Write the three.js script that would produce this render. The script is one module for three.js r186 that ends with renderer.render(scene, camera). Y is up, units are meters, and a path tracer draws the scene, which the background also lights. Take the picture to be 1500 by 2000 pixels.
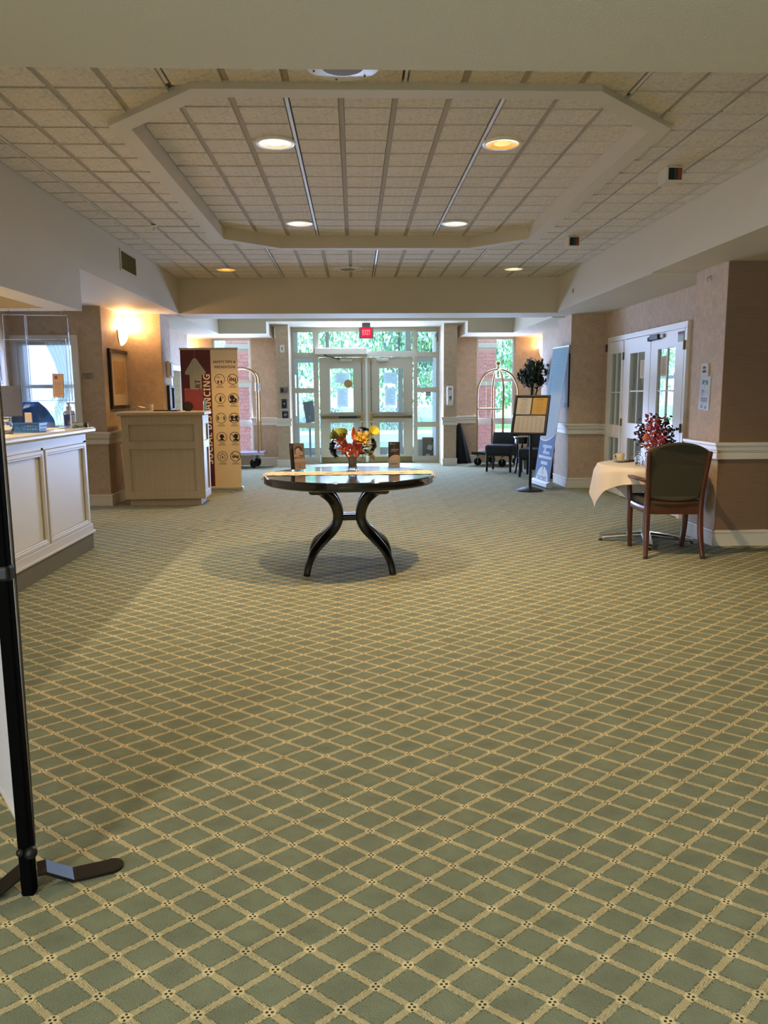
import * as THREE from 'three';
import { RoundedBoxGeometry } from 'three/addons/geometries/RoundedBoxGeometry.js';
import { mergeGeometries, toCreasedNormals } from 'three/addons/utils/BufferGeometryUtils.js';
import { RectAreaLightUniformsLib } from 'three/addons/lights/RectAreaLightUniformsLib.js';
RectAreaLightUniformsLib.init();

// ---------------------------------------------------------------- camera, sky, sun, area lights, exposure
const scene = new THREE.Scene();
const camera = new THREE.PerspectiveCamera(2 * Math.atan(1000 / 1518) * 180 / Math.PI, 0.75, 0.05, 300);
camera.matrixAutoUpdate = true;
{
  const yaw = 0.036956, pitch = 0.150972, roll = 0.0075;
  const m = new THREE.Matrix4().makeRotationZ(roll)
    .multiply(new THREE.Matrix4().makeRotationX(pitch))
    .multiply(new THREE.Matrix4().makeRotationY(yaw)).transpose();
  camera.quaternion.setFromRotationMatrix(m);
  camera.position.set(0, 1.4, 0);
}
const renderer = new THREE.WebGLRenderer({ antialias: true });
renderer.toneMapping = THREE.LinearToneMapping;
renderer.toneMappingExposure = 1.0;
renderer.shadowMap.enabled = true;

scene.background = new THREE.Color(0.62, 0.80, 1.0);
scene.backgroundIntensity = 4.5;
const sun = new THREE.DirectionalLight(0xfff4e2, 9);
sun.name = 'sun'; sun.position.set(9, 22, 12); sun.target.position.set(0, 0, -24); sun.castShadow = true;
sun.shadow.camera.left = -40; sun.shadow.camera.right = 40; sun.shadow.camera.top = 40; sun.shadow.camera.bottom = -40; sun.shadow.camera.far = 90;
scene.add(sun, sun.target);
function daylight(name, color, intensity, w, h, pos, to) {       // daylight entering at a window, set just inside its glass
  const l = new THREE.RectAreaLight(color, intensity, w, h);
  l.name = name; l.position.set(...pos); l.lookAt(...to); scene.add(l);
}
const DAY = new THREE.Color(0.42, 0.58, 1.0);
daylight('entry_transom_daylight', DAY, 48, 1.85, 0.36, [0.25, 2.44, -15.86], [0.25, 1.2, -12]);
daylight('entry_lower_daylight', DAY, 62, 1.5, 0.62, [0.25, 0.47, -15.86], [0.25, 0.47, -8]);
daylight('left_window_daylight', DAY, 25, 0.70, 1.5, [-2.41, 1.6, -15.74], [-2.0, 0.6, -10]);
daylight('right_window_daylight', DAY, 22, 0.70, 1.5, [2.86, 1.6, -15.74], [2.4, 0.6, -10]);
daylight('office_window_daylight', DAY, 10, 0.66, 0.95, [-3.86, 1.55, -9.98], [-3.2, 1.1, -6]);
daylight('dining_window_daylight', new THREE.Color(0.62, 0.78, 1.0), 12, 1.3, 1.4, [5.9, 1.6, -13.4], [3.5, 0.6, -8]);
daylight('rear_window_daylight', new THREE.Color(0.74, 0.88, 1.0), 26, 1.9, 1.8, [-2.55, 1.35, 2.2], [1, 1.35, 2.2]);

// ---------------------------------------------------------------- helpers
let seed = 7;
const rnd = () => { seed = (seed * 1664525 + 1013904223) >>> 0; return seed / 4294967296; };
const rr = (a, b) => a + (b - a) * rnd();
const taken = {};
function numbered(n) { const k = taken[n] = (taken[n] ?? -1) + 1; return k ? n + '_' + String(k).padStart(3, '0') : n; }
const T = (g, x = 0, y = 0, z = 0) => g.translate(x, y, z);
function boxUV(g) {                                             // uv in metres, by the face's main axis
  g = g.index ? g.toNonIndexed() : g;
  const p = g.attributes.position, uv = new Float32Array(p.count * 2), a = new THREE.Vector3(), b = new THREE.Vector3(), c = new THREE.Vector3();
  for (let i = 0; i < p.count; i += 3) {
    a.fromBufferAttribute(p, i); b.fromBufferAttribute(p, i + 1); c.fromBufferAttribute(p, i + 2);
    const n = b.clone().sub(a).cross(c.clone().sub(a)), x = Math.abs(n.x), y = Math.abs(n.y), z = Math.abs(n.z);
    [a, b, c].forEach((v, k) => {
      uv[(i + k) * 2] = y >= x && y >= z ? v.x : x >= z ? v.z : v.x;
      uv[(i + k) * 2 + 1] = y >= x && y >= z ? -v.z : v.y;
    });
  }
  g.setAttribute('uv', new THREE.BufferAttribute(uv, 2));
  return g;
}
function join(list) {
  list = [].concat(list);
  if (list.length === 1) return list[0];
  return mergeGeometries(list.map((g) => {
    const o = g.index ? g.toNonIndexed() : g.clone();
    for (const k of Object.keys(o.attributes)) if (!['position', 'normal', 'uv'].includes(k)) o.deleteAttribute(k);
    if (!o.attributes.normal) o.computeVertexNormals();
    if (!o.attributes.uv) o.setAttribute('uv', new THREE.BufferAttribute(new Float32Array(o.attributes.position.count * 2), 2));
    o.clearGroups();
    return o;
  }));
}
function mesh(name, geos, mat, parent, keep) {                  // ONE named mesh
  let g = join(geos);
  if (!keep) g = boxUV(g);
  const m = new THREE.Mesh(g, mat);
  m.name = parent ? name : numbered(name);
  m.castShadow = m.receiveShadow = true;
  (parent ?? scene).add(m);
  return m;
}
function thing(name, label, category, pos = [0, 0, 0], turn = 0, group) {
  const o = new THREE.Group(); o.name = numbered(name); scene.add(o);
  o.position.set(...pos); o.rotation.y = turn;
  o.userData = { label, category }; if (group) o.userData.group = group;
  return o;
}
function tag(o, label, category, group) { o.userData = { label, category }; if (group) o.userData.group = group; return o; }
function struct(name, geos, mat) { const m = mesh(name, geos, mat); m.userData.kind = 'structure'; return m; }
function structGroup(name) { const o = new THREE.Group(); o.name = name; o.userData.kind = 'structure'; scene.add(o); return o; }
function copy(o, pos, turn, label) {
  const c = o.clone(); c.name = numbered(o.name.replace(/_\d{3}$/, '')); c.userData = { ...o.userData, label }; scene.add(c);
  c.position.set(...pos); c.rotation.y = turn; return c;
}
const BB = (x0, x1, y0, y1, z0, z1) => T(new THREE.BoxGeometry(Math.abs(x1 - x0), Math.abs(y1 - y0), Math.abs(z1 - z0)), (x0 + x1) / 2, (y0 + y1) / 2, (z0 + z1) / 2);
const RB = (w, h, d, r, x = 0, y = 0, z = 0, s = 2) => T(new RoundedBoxGeometry(w, h, d, s, r), x, y, z);
const RBB = (x0, x1, y0, y1, z0, z1, r = 0.005) => RB(Math.abs(x1 - x0), Math.abs(y1 - y0), Math.abs(z1 - z0), r, (x0 + x1) / 2, (y0 + y1) / 2, (z0 + z1) / 2);
const CY = (r0, r1, h, x = 0, y = 0, z = 0, s = 24) => T(new THREE.CylinderGeometry(r0, r1, h, s), x, y, z);
const SP = (r, x = 0, y = 0, z = 0, s = 16) => T(new THREE.SphereGeometry(r, s, Math.ceil(s * 0.7)), x, y, z);
const LA = (pts, s = 32) => new THREE.LatheGeometry(pts.map((p) => new THREE.Vector2(...p)), s);
const V = (a) => new THREE.Vector3(...a);
const TU = (pts, r, seg = 24, s = 8, closed = false) => new THREE.TubeGeometry(new THREE.CatmullRomCurve3(pts.map(V), closed, 'catmullrom', 0.5), seg, r, s, closed);
function bar(a, b, r, s = 10) {
  const A = V(a), B = V(b), g = new THREE.CylinderGeometry(r, r, A.distanceTo(B), s);
  g.applyQuaternion(new THREE.Quaternion().setFromUnitVectors(new THREE.Vector3(0, 1, 0), B.clone().sub(A).normalize()));
  return T(g, (A.x + B.x) / 2, (A.y + B.y) / 2, (A.z + B.z) / 2);
}
// tapered sweep: at(t) gives [half width, half depth]; squareness q: 2 = ellipse, bigger = boxier
function sweep(pts, at, seg = 24, s = 12, q = 2.6, side = [1, 0, 0]) {
  const c = new THREE.CatmullRomCurve3(pts.map(V)), pos = [], uv = [], idx = [], S = V(side);
  for (let i = 0; i <= seg; i++) {
    const t = i / seg, p = c.getPointAt(t), tan = c.getTangentAt(t), u = S.clone().addScaledVector(tan, -S.dot(tan)).normalize(), w = tan.clone().cross(u), [a, b] = at(t);
    for (let k = 0; k <= s; k++) {
      const th = k / s * Math.PI * 2, cs = Math.cos(th), sn = Math.sin(th), f = (x) => Math.sign(x) * Math.abs(x) ** (2 / q);
      const v = p.clone().addScaledVector(u, a * f(cs)).addScaledVector(w, b * f(sn));
      pos.push(v.x, v.y, v.z); uv.push(k / s, t);
    }
  }
  const R = s + 1;
  for (let i = 0; i < seg; i++) for (let k = 0; k < s; k++) idx.push(i * R + k, i * R + k + 1, (i + 1) * R + k, i * R + k + 1, (i + 1) * R + k + 1, (i + 1) * R + k);
  for (const [e, flip] of [[0, 1], [seg, 0]]) {
    const p = c.getPointAt(e / seg), n = pos.length / 3; pos.push(p.x, p.y, p.z); uv.push(0.5, 0.5);
    for (let k = 0; k < s; k++) flip ? idx.push(n, e * R + k + 1, e * R + k) : idx.push(n, e * R + k, e * R + k + 1);
  }
  const g = new THREE.BufferGeometry();
  g.setAttribute('position', new THREE.Float32BufferAttribute(pos, 3)); g.setAttribute('uv', new THREE.Float32BufferAttribute(uv, 2)); g.setIndex(idx); g.computeVertexNormals();
  return g;
}
function surf(nu, nv, f, thick = 0) {                            // grid surface f(u, v) -> [x, y, z], optionally doubled into a thin sheet
  const pos = [], uv = [], idx = [];
  for (let j = 0; j <= nv; j++) for (let i = 0; i <= nu; i++) { pos.push(...f(i / nu, j / nv)); uv.push(i / nu, j / nv); }
  for (let j = 0; j < nv; j++) for (let i = 0; i < nu; i++) { const a = j * (nu + 1) + i, b = a + 1, c = a + nu + 1, d = c + 1; idx.push(a, b, d, a, d, c); }
  const g = new THREE.BufferGeometry();
  g.setAttribute('position', new THREE.Float32BufferAttribute(pos, 3)); g.setAttribute('uv', new THREE.Float32BufferAttribute(uv, 2)); g.setIndex(idx); g.computeVertexNormals();
  if (!thick) return g;
  const n = g.attributes.normal, p2 = [];
  for (let i = 0; i < n.count; i++) p2.push(pos[3 * i] - n.getX(i) * thick, pos[3 * i + 1] - n.getY(i) * thick, pos[3 * i + 2] - n.getZ(i) * thick);
  const h = new THREE.BufferGeometry(), id2 = [];
  for (let k = 0; k < idx.length; k += 3) id2.push(idx[k], idx[k + 2], idx[k + 1]);
  h.setAttribute('position', new THREE.Float32BufferAttribute(p2, 3)); h.setAttribute('uv', new THREE.Float32BufferAttribute(uv, 2)); h.setIndex(id2); h.computeVertexNormals();
  return join([g, h]);
}
// a flat outline in x,z with optional holes, from y0 up to y1
function prism(pts, y0, y1, holes = []) {
  const path = (a, P) => { a.forEach(([x, z], i) => (i ? P.lineTo(x, -z) : P.moveTo(x, -z))); P.closePath(); return P; };
  const s = path(pts, new THREE.Shape()); for (const h of holes) s.holes.push(path(h, new THREE.Path()));
  const g = new THREE.ExtrudeGeometry(s, { depth: y1 - y0, bevelEnabled: false }); g.rotateX(-Math.PI / 2);
  return T(g, 0, y0, 0);
}
// an upright outline in x,y (facing +z), thickness d centred on z = 0
function plate(pts, d, holes = [], bevel = 0) {
  const path = (a, P) => { a.forEach(([x, y], i) => (i ? P.lineTo(x, y) : P.moveTo(x, y))); P.closePath(); return P; };
  const s = Array.isArray(pts) ? path(pts, new THREE.Shape()) : pts; for (const h of holes) s.holes.push(path(h, new THREE.Path()));
  const g = new THREE.ExtrudeGeometry(s, { depth: d - 2 * bevel, bevelEnabled: bevel > 0, bevelThickness: bevel, bevelSize: bevel, bevelOffset: -bevel, bevelSegments: 2, curveSegments: 20 });
  return T(g, 0, 0, -d / 2 + bevel);
}
const rect = (x0, x1, y0, y1) => [[x0, y0], [x1, y0], [x1, y1], [x0, y1]];
const frameGeo = (x0, x1, y0, y1, w, d) => plate(rect(x0, x1, y0, y1), d, [rect(x0 + w, x1 - w, y0 + w, y1 - w).reverse()]);

// ---------------------------------------------------------------- textures
const hash = (x, y, s = 0) => { let h = (x * 374761393 + y * 668265263 + s * 1274126177) | 0; h = Math.imul(h ^ (h >>> 13), 1274126177); return ((h ^ (h >>> 16)) >>> 0) / 4294967296; };
function vnoise(x, y, per, s = 0) {                              // value noise, repeats every per cells
  const ix = Math.floor(x), iy = Math.floor(y), fx = x - ix, fy = y - iy, u = fx * fx * (3 - 2 * fx), v = fy * fy * (3 - 2 * fy), w = (a) => ((a % per) + per) % per;
  const h = (a, b) => hash(w(a), w(b), s);
  return (h(ix, iy) * (1 - u) + h(ix + 1, iy) * u) * (1 - v) + (h(ix, iy + 1) * (1 - u) + h(ix + 1, iy + 1) * u) * v;
}
const fbm = (x, y, per, o = 4, s = 0) => { let a = 0, w = 0.5; for (let i = 0; i < o; i++) { a += w * vnoise(x, y, per, s + i); x *= 2; y *= 2; per *= 2; w /= 2; } return a; };
function pixels(w, h, f, wm = 1, hm = 1, srgb = true) {           // f(u, v) -> [r, g, b] 0..255; covers wm x hm metres
  const d = new Uint8Array(w * h * 4);
  for (let y = 0; y < h; y++) for (let x = 0; x < w; x++) { const c = f(x / w, y / h, x, y), o = (y * w + x) * 4; d[o] = Math.max(0, Math.min(255, c[0])); d[o + 1] = Math.max(0, Math.min(255, c[1])); d[o + 2] = Math.max(0, Math.min(255, c[2])); d[o + 3] = 255; }
  const t = new THREE.DataTexture(d, w, h); if (srgb) t.colorSpace = THREE.SRGBColorSpace;
  t.wrapS = t.wrapT = THREE.RepeatWrapping; t.magFilter = THREE.LinearFilter; t.minFilter = THREE.LinearMipmapLinearFilter; t.generateMipmaps = true; t.repeat.set(1 / wm, 1 / hm); t.needsUpdate = true;
  return t;
}
function print(w, h, draw) {                                     // flat print: lettering, posters, screens
  const c = document.createElement('canvas'); c.width = w; c.height = h; const x = c.getContext('2d'); draw(x, w, h);
  const t = new THREE.CanvasTexture(c); t.colorSpace = THREE.SRGBColorSpace; t.anisotropy = 8; return t;
}
const M = (color, roughness = 0.7, o = {}) => new THREE.MeshPhysicalMaterial({ color, roughness, ...o });
const S = (color, roughness = 0.7, o = {}) => new THREE.MeshStandardMaterial({ color, roughness, ...o });

const CX = 0.1635, CZ = 0.134;                                   // the carpet's diamond, metres
const carpetMap = pixels(1024, 840, (u, v, px, py) => {
  const uu = Math.floor(u * 4 * 54) / 54 + 0.5 / 54, vv = Math.floor(v * 4 * 46) / 46 + 0.5 / 46;   // woven stitches
  const A = uu + vv, Bq = uu - vv, nrm = 0.1036, d1 = Math.abs(A - Math.round(A)) * nrm, d2 = Math.abs(Bq - Math.round(Bq)) * nrm, d = Math.min(d1, d2);
  const n = hash(px, py, 3), n2 = hash(Math.floor(u * 216), Math.floor(v * 184), 5), cloud = fbm(u * 8, v * 8, 8, 4, 11);
  let cu = uu - Math.round(uu), cv = vv - Math.round(vv); const k = Math.abs(cu) + Math.abs(cv) > 0.5 ? 1 : 0;
  if (k) { cu = uu - Math.floor(uu) - 0.5; cv = vv - Math.floor(vv) - 0.5; }
  const X = cu * CX, Z = cv * CZ, r = Math.hypot(X, Z * 1.15);
  let c = [126, 135, 112];
  const tone = 0.80 + 0.16 * n + 0.22 * cloud;
  if (d < 0.0080 + 0.0024 * n2) { const h = Math.sin((uu * CX + vv * CZ * (d1 < d2 ? 1 : -1)) * 2 * Math.PI / 0.0065); c = h > 0.05 ? [212, 196, 154] : [158, 154, 118]; }
  else if (d < 0.0128 && n2 > 0.45) c = [98, 104, 80];
  if (r < 0.016) {
    c = [218, 206, 162];
    if (Math.hypot(Math.abs(X) - 0.0068, Z) < 0.0030 || Math.hypot(X, Math.abs(Z) - 0.0088) < 0.0034) c = [40, 52, 36];
    else if (r < 0.0055) c = [228, 208, 164];
  }
  return c.map((q) => q * tone);
}, CX * 4, CZ * 4);
const carpetBump = pixels(256, 256, (u, v, x, y) => { const n = hash(x, y, 9) * 200 + 55 * fbm(u * 16, v * 16, 16); return [n, n, n]; }, 0.35, 0.35, false);
const paperMap = pixels(512, 512, (u, v) => {
  const n = fbm(u * 10, v * 10, 10, 5, 2), m = Math.abs(fbm(u * 14 + n * 2.2, v * 14 - n * 2.2, 14, 4, 31) - 0.47), vein = Math.max(0, 1 - m * 26);
  const k = 0.92 + 0.14 * n - 0.10 * vein; return [202 * k, 178 * k, 150 * k];
}, 0.62, 0.62);
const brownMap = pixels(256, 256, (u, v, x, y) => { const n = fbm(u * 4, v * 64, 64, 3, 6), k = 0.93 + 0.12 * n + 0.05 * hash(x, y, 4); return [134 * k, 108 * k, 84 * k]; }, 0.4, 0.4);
const tileMap = pixels(512, 512, (u, v, x, y) => {
  const n = fbm(u * 40, v * 40, 40, 3, 8), w = Math.abs(fbm(u * 26, v * 26, 26, 3, 18) - 0.44), pit = Math.max(0, 1 - w * 22) * 0.10;
  const k = 0.94 + 0.16 * n - pit + 0.05 * hash(x, y, 1); return [214 * k, 203 * k, 184 * k];
}, 0.6, 0.6);
const tileBump = pixels(512, 512, (u, v) => { const w = Math.abs(fbm(u * 26, v * 26, 26, 3, 18) - 0.44), k = 225 - Math.max(0, 1 - w * 18) * 150; return [k, k, k]; }, 0.6, 0.6, false);
const paintBump = pixels(256, 256, (u, v) => { const k = 255 * fbm(u * 40, v * 40, 40, 3, 21); return [k, k, k]; }, 0.25, 0.25, false);
const oakMap = pixels(512, 512, (u, v, x, y) => { const n = fbm(u * 60 + 1.2 * fbm(u * 4, v * 3, 4, 2, 40), v * 3, 60, 4, 41), k = 0.92 + 0.13 * n + 0.02 * hash(x, 0, 3); return [196 * k, 178 * k, 148 * k]; }, 0.5, 1.0);
const cherryMap = pixels(256, 256, (u, v) => { const n = fbm(u * 40, v * 4, 40, 4, 51), k = 0.7 + 0.6 * n; return [88 * k, 45 * k, 23 * k]; }, 0.25, 0.5);
const fabricMap = pixels(256, 256, (u, v, x, y) => { const k = 0.82 + 0.18 * ((x + y) & 1) + 0.16 * hash(x, y, 61); return [62 * k, 58 * k, 42 * k]; }, 0.12, 0.12);
const linenBump = pixels(256, 256, (u, v, x, y) => { const k = 120 + 60 * ((x & 1) ^ (y & 1)) + 70 * hash(x, y, 71); return [k, k, k]; }, 0.12, 0.12, false);
const brickMaps = [0, 1, 2].map((q) => pixels(64, 64, (u, v, x, y) => { const n = fbm(u * 6, v * 6, 6, 3, 80 + q), k = 0.75 + 0.4 * n + 0.1 * hash(x, y, q); return [(246 + q * 4) * k, (168 + q * 6) * k, (170 + q * 5) * k]; }, 0.2, 0.2));

const m = {
  carpet: S(0xffffff, 0.95, { map: carpetMap, bumpMap: carpetBump, bumpScale: 0.002 }),
  kick: S(0x6e6850, 0.95, { bumpMap: carpetBump, bumpScale: 0.002 }),
  paper: S(0xffffff, 0.72, { map: paperMap }),
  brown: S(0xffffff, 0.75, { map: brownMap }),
  paint: S(0xd6ccb6, 0.72, { bumpMap: paintBump, bumpScale: 0.0006 }),
  ceilPaint: S(0xd6ccb4, 0.8, { bumpMap: paintBump, bumpScale: 0.0006 }),
  trim: S(0xe6dfd0, 0.38),
  white: S(0xe9e6de, 0.35),
  deskWhite: S(0xc9c5bc, 0.42),
  tile: S(0xffffff, 0.92, { map: tileMap, bumpMap: tileBump, bumpScale: 0.0014 }),
  tileBack: S(0x5e5544, 0.95),
  groove: S(0xb0a48e, 0.9),
  tbar: S(0xd8d0c0, 0.45),
  oak: S(0xffffff, 0.5, { map: oakMap }),
  cherry: M(0xffffff, 0.32, { map: cherryMap, clearcoat: 0.4, clearcoatRoughness: 0.3 }),
  fabric: S(0xffffff, 0.9, { map: fabricMap }),
  linen: S(0xe2d6c8, 0.9, { bumpMap: linenBump, bumpScale: 0.0006 }),
  ebony: M(0x0b0908, 0.16, { clearcoat: 1, clearcoatRoughness: 0.06 }),
  ebonyLeg: M(0x0a0807, 0.3, { clearcoat: 0.5, clearcoatRoughness: 0.2 }),
  black: S(0x0c0c0d, 0.5),
  blackMatte: S(0x101010, 0.85),
  brass: S(0xbb9d6c, 0.3, { metalness: 1 }),
  brassDull: S(0x7c6b48, 0.42, { metalness: 0.8 }),
  chrome: S(0xcfd2d6, 0.16, { metalness: 1 }),
  steel: S(0x9a9a98, 0.35, { metalness: 0.9 }),
  alu: S(0xb9b2a0, 0.45, { metalness: 0.3 }),
  frame: S(0xb8b19c, 0.45),
  glass: M(0xeef6fa, 0.0, { transmission: 1, thickness: 0, ior: 1.45 }),
  acrylic: M(0xf4f8ff, 0.02, { transmission: 1, thickness: 0, ior: 1.49 }),
  crystal: M(0xf8fbff, 0.02, { transmission: 1, thickness: 0.01, ior: 1.5 }),
  rubber: S(0x141414, 0.8),
  greyPlastic: S(0x8f8f8c, 0.5),
  paperWhite: S(0xeeebe4, 0.8),
  leafDark: S(0x223016, 0.6, { side: THREE.DoubleSide }),
};
// ---------------------------------------------------------------- the setting: floor
carpetMap.offset.set(0.294 / (4 * CX), -1.799 / (4 * CZ));
{
  const fl = structGroup('floor');
  const px0 = -2.3, px1 = 1.3, pz0 = -9.7, pz1 = -6.1;
  mesh('carpet', [BB(-8.5, 9, -0.1, 0, 6, pz1), BB(-8.5, px0, -0.1, 0, pz1, -10.1), BB(px1, 9, -0.1, 0, pz1, pz0), BB(px0, 9, -0.1, 0, pz0, -10.1), BB(-3.5, 9, -0.1, 0, -10.1, -13.6), BB(-3.5, 4.1, -0.1, 0, -13.6, -16.05)], m.carpet, fl);
  const ridges = [[-1.62, -8.15, 0.55, 0.011], [-0.95, -8.28, 0.42, 0.007], [-1.2, -7.72, 0.7, 0.010], [-0.6, -7.36, 0.5, 0.007], [-1.7, -7.5, 0.34, 0.012], [-1.5, -8.75, 0.6, 0.008], [-0.5, -8.05, 0.4, 0.005], [0.1, -8.9, 0.4, 0.004], [-1.95, -7.0, 0.3, 0.009], [-0.9, -6.85, 0.35, 0.004]];
  mesh('wrinkled_carpet', surf(120, 120, (u, v) => {
    const x = px0 + u * (px1 - px0), z = pz1 + v * (pz0 - pz1); let y = 0;
    for (const [cx, cz, l, h] of ridges) { const dx = (x - cx) / l, dz = (z - cz - 0.08 * dx + 0.03 * Math.sin(x * 9)) / 0.055; y += h * Math.exp(-dx * dx * 2 - dz * dz); }
    const e = Math.min(u, v, 1 - u, 1 - v); return [x, y * Math.min(1, e * 12), z];
  }), m.carpet, fl);
}

// ---------------------------------------------------------------- ceilings, soffits and beams
const trayOut = [[-0.81, -4.275], [1.31, -4.275], [1.91, -4.85], [1.91, -8.22], [1.30, -8.78], [-0.815, -8.78], [-1.405, -8.22], [-1.405, -4.85]];
const trayIn = [[-0.762, -4.39], [1.262, -4.39], [1.79, -4.9], [1.79, -8.17], [1.25, -8.665], [-0.765, -8.665], [-1.285, -8.17], [-1.285, -4.9]];
const CEIL = 2.98, TRAY = 3.07;
{
  const ce = structGroup('ceiling');
  const mid = trayOut.map((p, i) => [(p[0] + trayIn[i][0]) / 2, (p[1] + trayIn[i][1]) / 2]);
  mesh('ceiling_slab', [prism([[-2.4, -2.8], [2.9, -2.8], [2.9, -11.1], [-2.4, -11.1]], CEIL + 0.016, 3.3, [mid.slice().reverse()]), prism(mid, TRAY + 0.016, 3.3)], m.tileBack, ce);
  const clip = (poly, a, b, keepLeft) => {                       // Sutherland-Hodgman against the line a-b
    const side = (p) => ((b[0] - a[0]) * (p[1] - a[1]) - (b[1] - a[1]) * (p[0] - a[0])) * (keepLeft ? 1 : -1), out = [];
    poly.forEach((p, i) => { const q = poly[(i + 1) % poly.length], s = side(p), t = side(q); if (s >= 0) out.push(p); if (s * t < 0) { const k = s / (s - t); out.push([p[0] + (q[0] - p[0]) * k, p[1] + (q[1] - p[1]) * k]); } });
    return out;
  };
  const area = (p) => p.reduce((s, q, i) => { const r = p[(i + 1) % p.length]; return s + q[0] * r[1] - q[1] * r[0]; }, 0) / 2;
  const edgeIn = mid.map((p, i) => [p, mid[(i + 1) % mid.length]]), inSide = area(mid) > 0;
  const frustum = (poly, cx, cz) => {                            // a tile hung with its chamfered face down
    const n = poly.length, pos = [], tri = (...a) => a.forEach((q) => pos.push(...q)), P = poly.map(([x, z]) => [x - cx, 0.017, z - cz]), mx = poly.reduce((s, q) => s + q[0], 0) / n - cx, mz = poly.reduce((s, q) => s + q[1], 0) / n - cz;
    const Q = P.map(([x, , z]) => [mx + (x - mx) * 0.968, 0, mz + (z - mz) * 0.968]), up = area(poly) > 0;
    for (let i = 0; i < n; i++) { const j = (i + 1) % n; up ? (tri(P[i], P[j], Q[j]), tri(P[i], Q[j], Q[i])) : (tri(P[i], Q[j], P[j]), tri(P[i], Q[i], Q[j])); }
    for (let i = 1; i < n - 1; i++) up ? tri(Q[0], Q[i], Q[i + 1]) : tri(Q[0], Q[i + 1], Q[i]);
    const g = new THREE.BufferGeometry(); g.setAttribute('position', new THREE.Float32BufferAttribute(pos, 3)); g.computeVertexNormals();
    return boxUV(g);
  };
  const shared = new Map(), list = [];
  const field = (x0, dx, nx, z0, dz, nz, y, want, phase) => {
    for (let i = 0; i < nx; i++) for (let j = 0; j < nz; j++) {
      const xa = x0 + i * dx, za = z0 - j * dz, cx = xa + dx / 2, cz = za - dz / 2;
      const full = [[xa + 0.015, za - 0.010], [xa + dx - 0.015, za - 0.010], [xa + dx - 0.015, za - dz + 0.010], [xa + 0.015, za - dz + 0.010]];
      const poly = want(full); if (!poly || poly.length < 3 || Math.abs(area(poly)) < 0.004) continue;
      const whole = poly === full, key = whole ? 'tile' + dx : '';
      let g = whole && shared.get(key); if (!g) { g = frustum(poly, cx, cz); if (whole) shared.set(key, g); }
      const pu = hash(Math.floor((i + phase) / 4), Math.floor(j / 2), y > 3 ? 5 : 6), first = j % 2 === 0, sag = 0.003 + 0.006 * pu, col = (i + phase) % 4, sx = [0.5, 1, 1, 0.5][col];
      list.push({ g, x: cx, y: y - sag * sx * 0.5 - 0.0005, z: cz, rx: (first ? 1 : -1) * sag * sx / dz, rz: [1, 0.15, -0.15, -1][col] * -0.5 * sag / dx, d: Math.hypot(cx, y - 1.4, cz) });
    }
  };
  const XL = -2.375, XR = 2.835;
  field(-0.937 - 5 * 0.3048, 0.3048, 18, -2.865 + 0.02, 0.3045, 27, CEIL, (full) => {
    let p = full;
    if (full.some((q) => q[0] < XL || q[0] > XR || q[1] < -11.03)) { p = clip(p, [XL, -20], [XL, 0], false); p = clip(p, [XR, -20], [XR, 0], true); p = clip(p, [-9, -11.025], [9, -11.025], true); }
    const c = full.reduce((s, q) => [s[0] + q[0] / 4, s[1] + q[1] / 4], [0, 0]);
    const sd = (q, [a, b]) => ((b[0] - a[0]) * (q[1] - a[1]) - (b[1] - a[1]) * (q[0] - a[0])) * (inSide ? 1 : -1) / Math.hypot(b[0] - a[0], b[1] - a[1]);
    if (full.every((q) => edgeIn.some((e) => sd(q, e) <= 0)) && !edgeIn.every((e) => sd(c, e) > 0)) return p;
    if (full.every((q) => edgeIn.every((e) => sd(q, e) > 0))) return null;
    let best = edgeIn[0], w = 1e9; for (const e of edgeIn) if (sd(c, e) < w) { w = sd(c, e); best = e; }
    return clip(p, best[0], best[1], !inSide);
  }, 3);
  field(-0.3645 - 4 * 0.3112, 0.3112, 11, -4.285, 0.298, 15, TRAY, (full) => {
    let p = full; const sd = (q, [a, b]) => ((b[0] - a[0]) * (q[1] - a[1]) - (b[1] - a[1]) * (q[0] - a[0])) * (inSide ? 1 : -1);
    for (const e of edgeIn) if (p.some((q) => sd(q, e) < 0)) p = clip(p, e[0], e[1], inSide);
    return p;
  }, 0);
  list.sort((a, b) => a.d - b.d);
  const far = [];
  list.forEach((t, i) => {
    if (i < 300) { const o = new THREE.Mesh(t.g, m.tile); o.name = 'ceiling_tile'; o.position.set(t.x, t.y, t.z); o.rotation.set(t.rx, 0, t.rz); o.castShadow = o.receiveShadow = true; ce.add(o); }
    else far.push(t.g.clone().applyMatrix4(new THREE.Matrix4().makeRotationFromEuler(new THREE.Euler(t.rx, 0, t.rz)).setPosition(t.x, t.y, t.z)));
  });
  mesh('far_ceiling_tile_field', far, m.tile, ce).userData.kind = 'stuff';
  const octZ = (x, far) => {                                     // where the tray frame starts and ends along a column line
    const hit = mid.map((p, i) => [p, mid[(i + 1) % 8]]).filter(([p, q]) => (p[0] - x) * (q[0] - x) <= 0 && p[0] !== q[0]).map(([p, q]) => p[1] + (q[1] - p[1]) * (x - p[0]) / (q[0] - p[0]));
    return hit.length ? (far ? Math.min(...hit) : Math.max(...hit)) : null;
  };
  for (let k = -4; k <= 12; k++) {
    if (((k % 4) + 4) % 4 === 0) continue;
    const x = -0.937 + k * 0.3048, a = octZ(x, false), b = octZ(x, true), seg = (z0, z1) => BB(x - 0.0145, x + 0.0145, CEIL + 0.006, CEIL + 0.0165, z0, z1);
    for (const g of a === null ? [seg(-2.87, -11.03)] : [seg(-2.87, a), seg(b, -11.03)]) mesh('groove_strip', g, m.groove, ce);
  }
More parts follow.
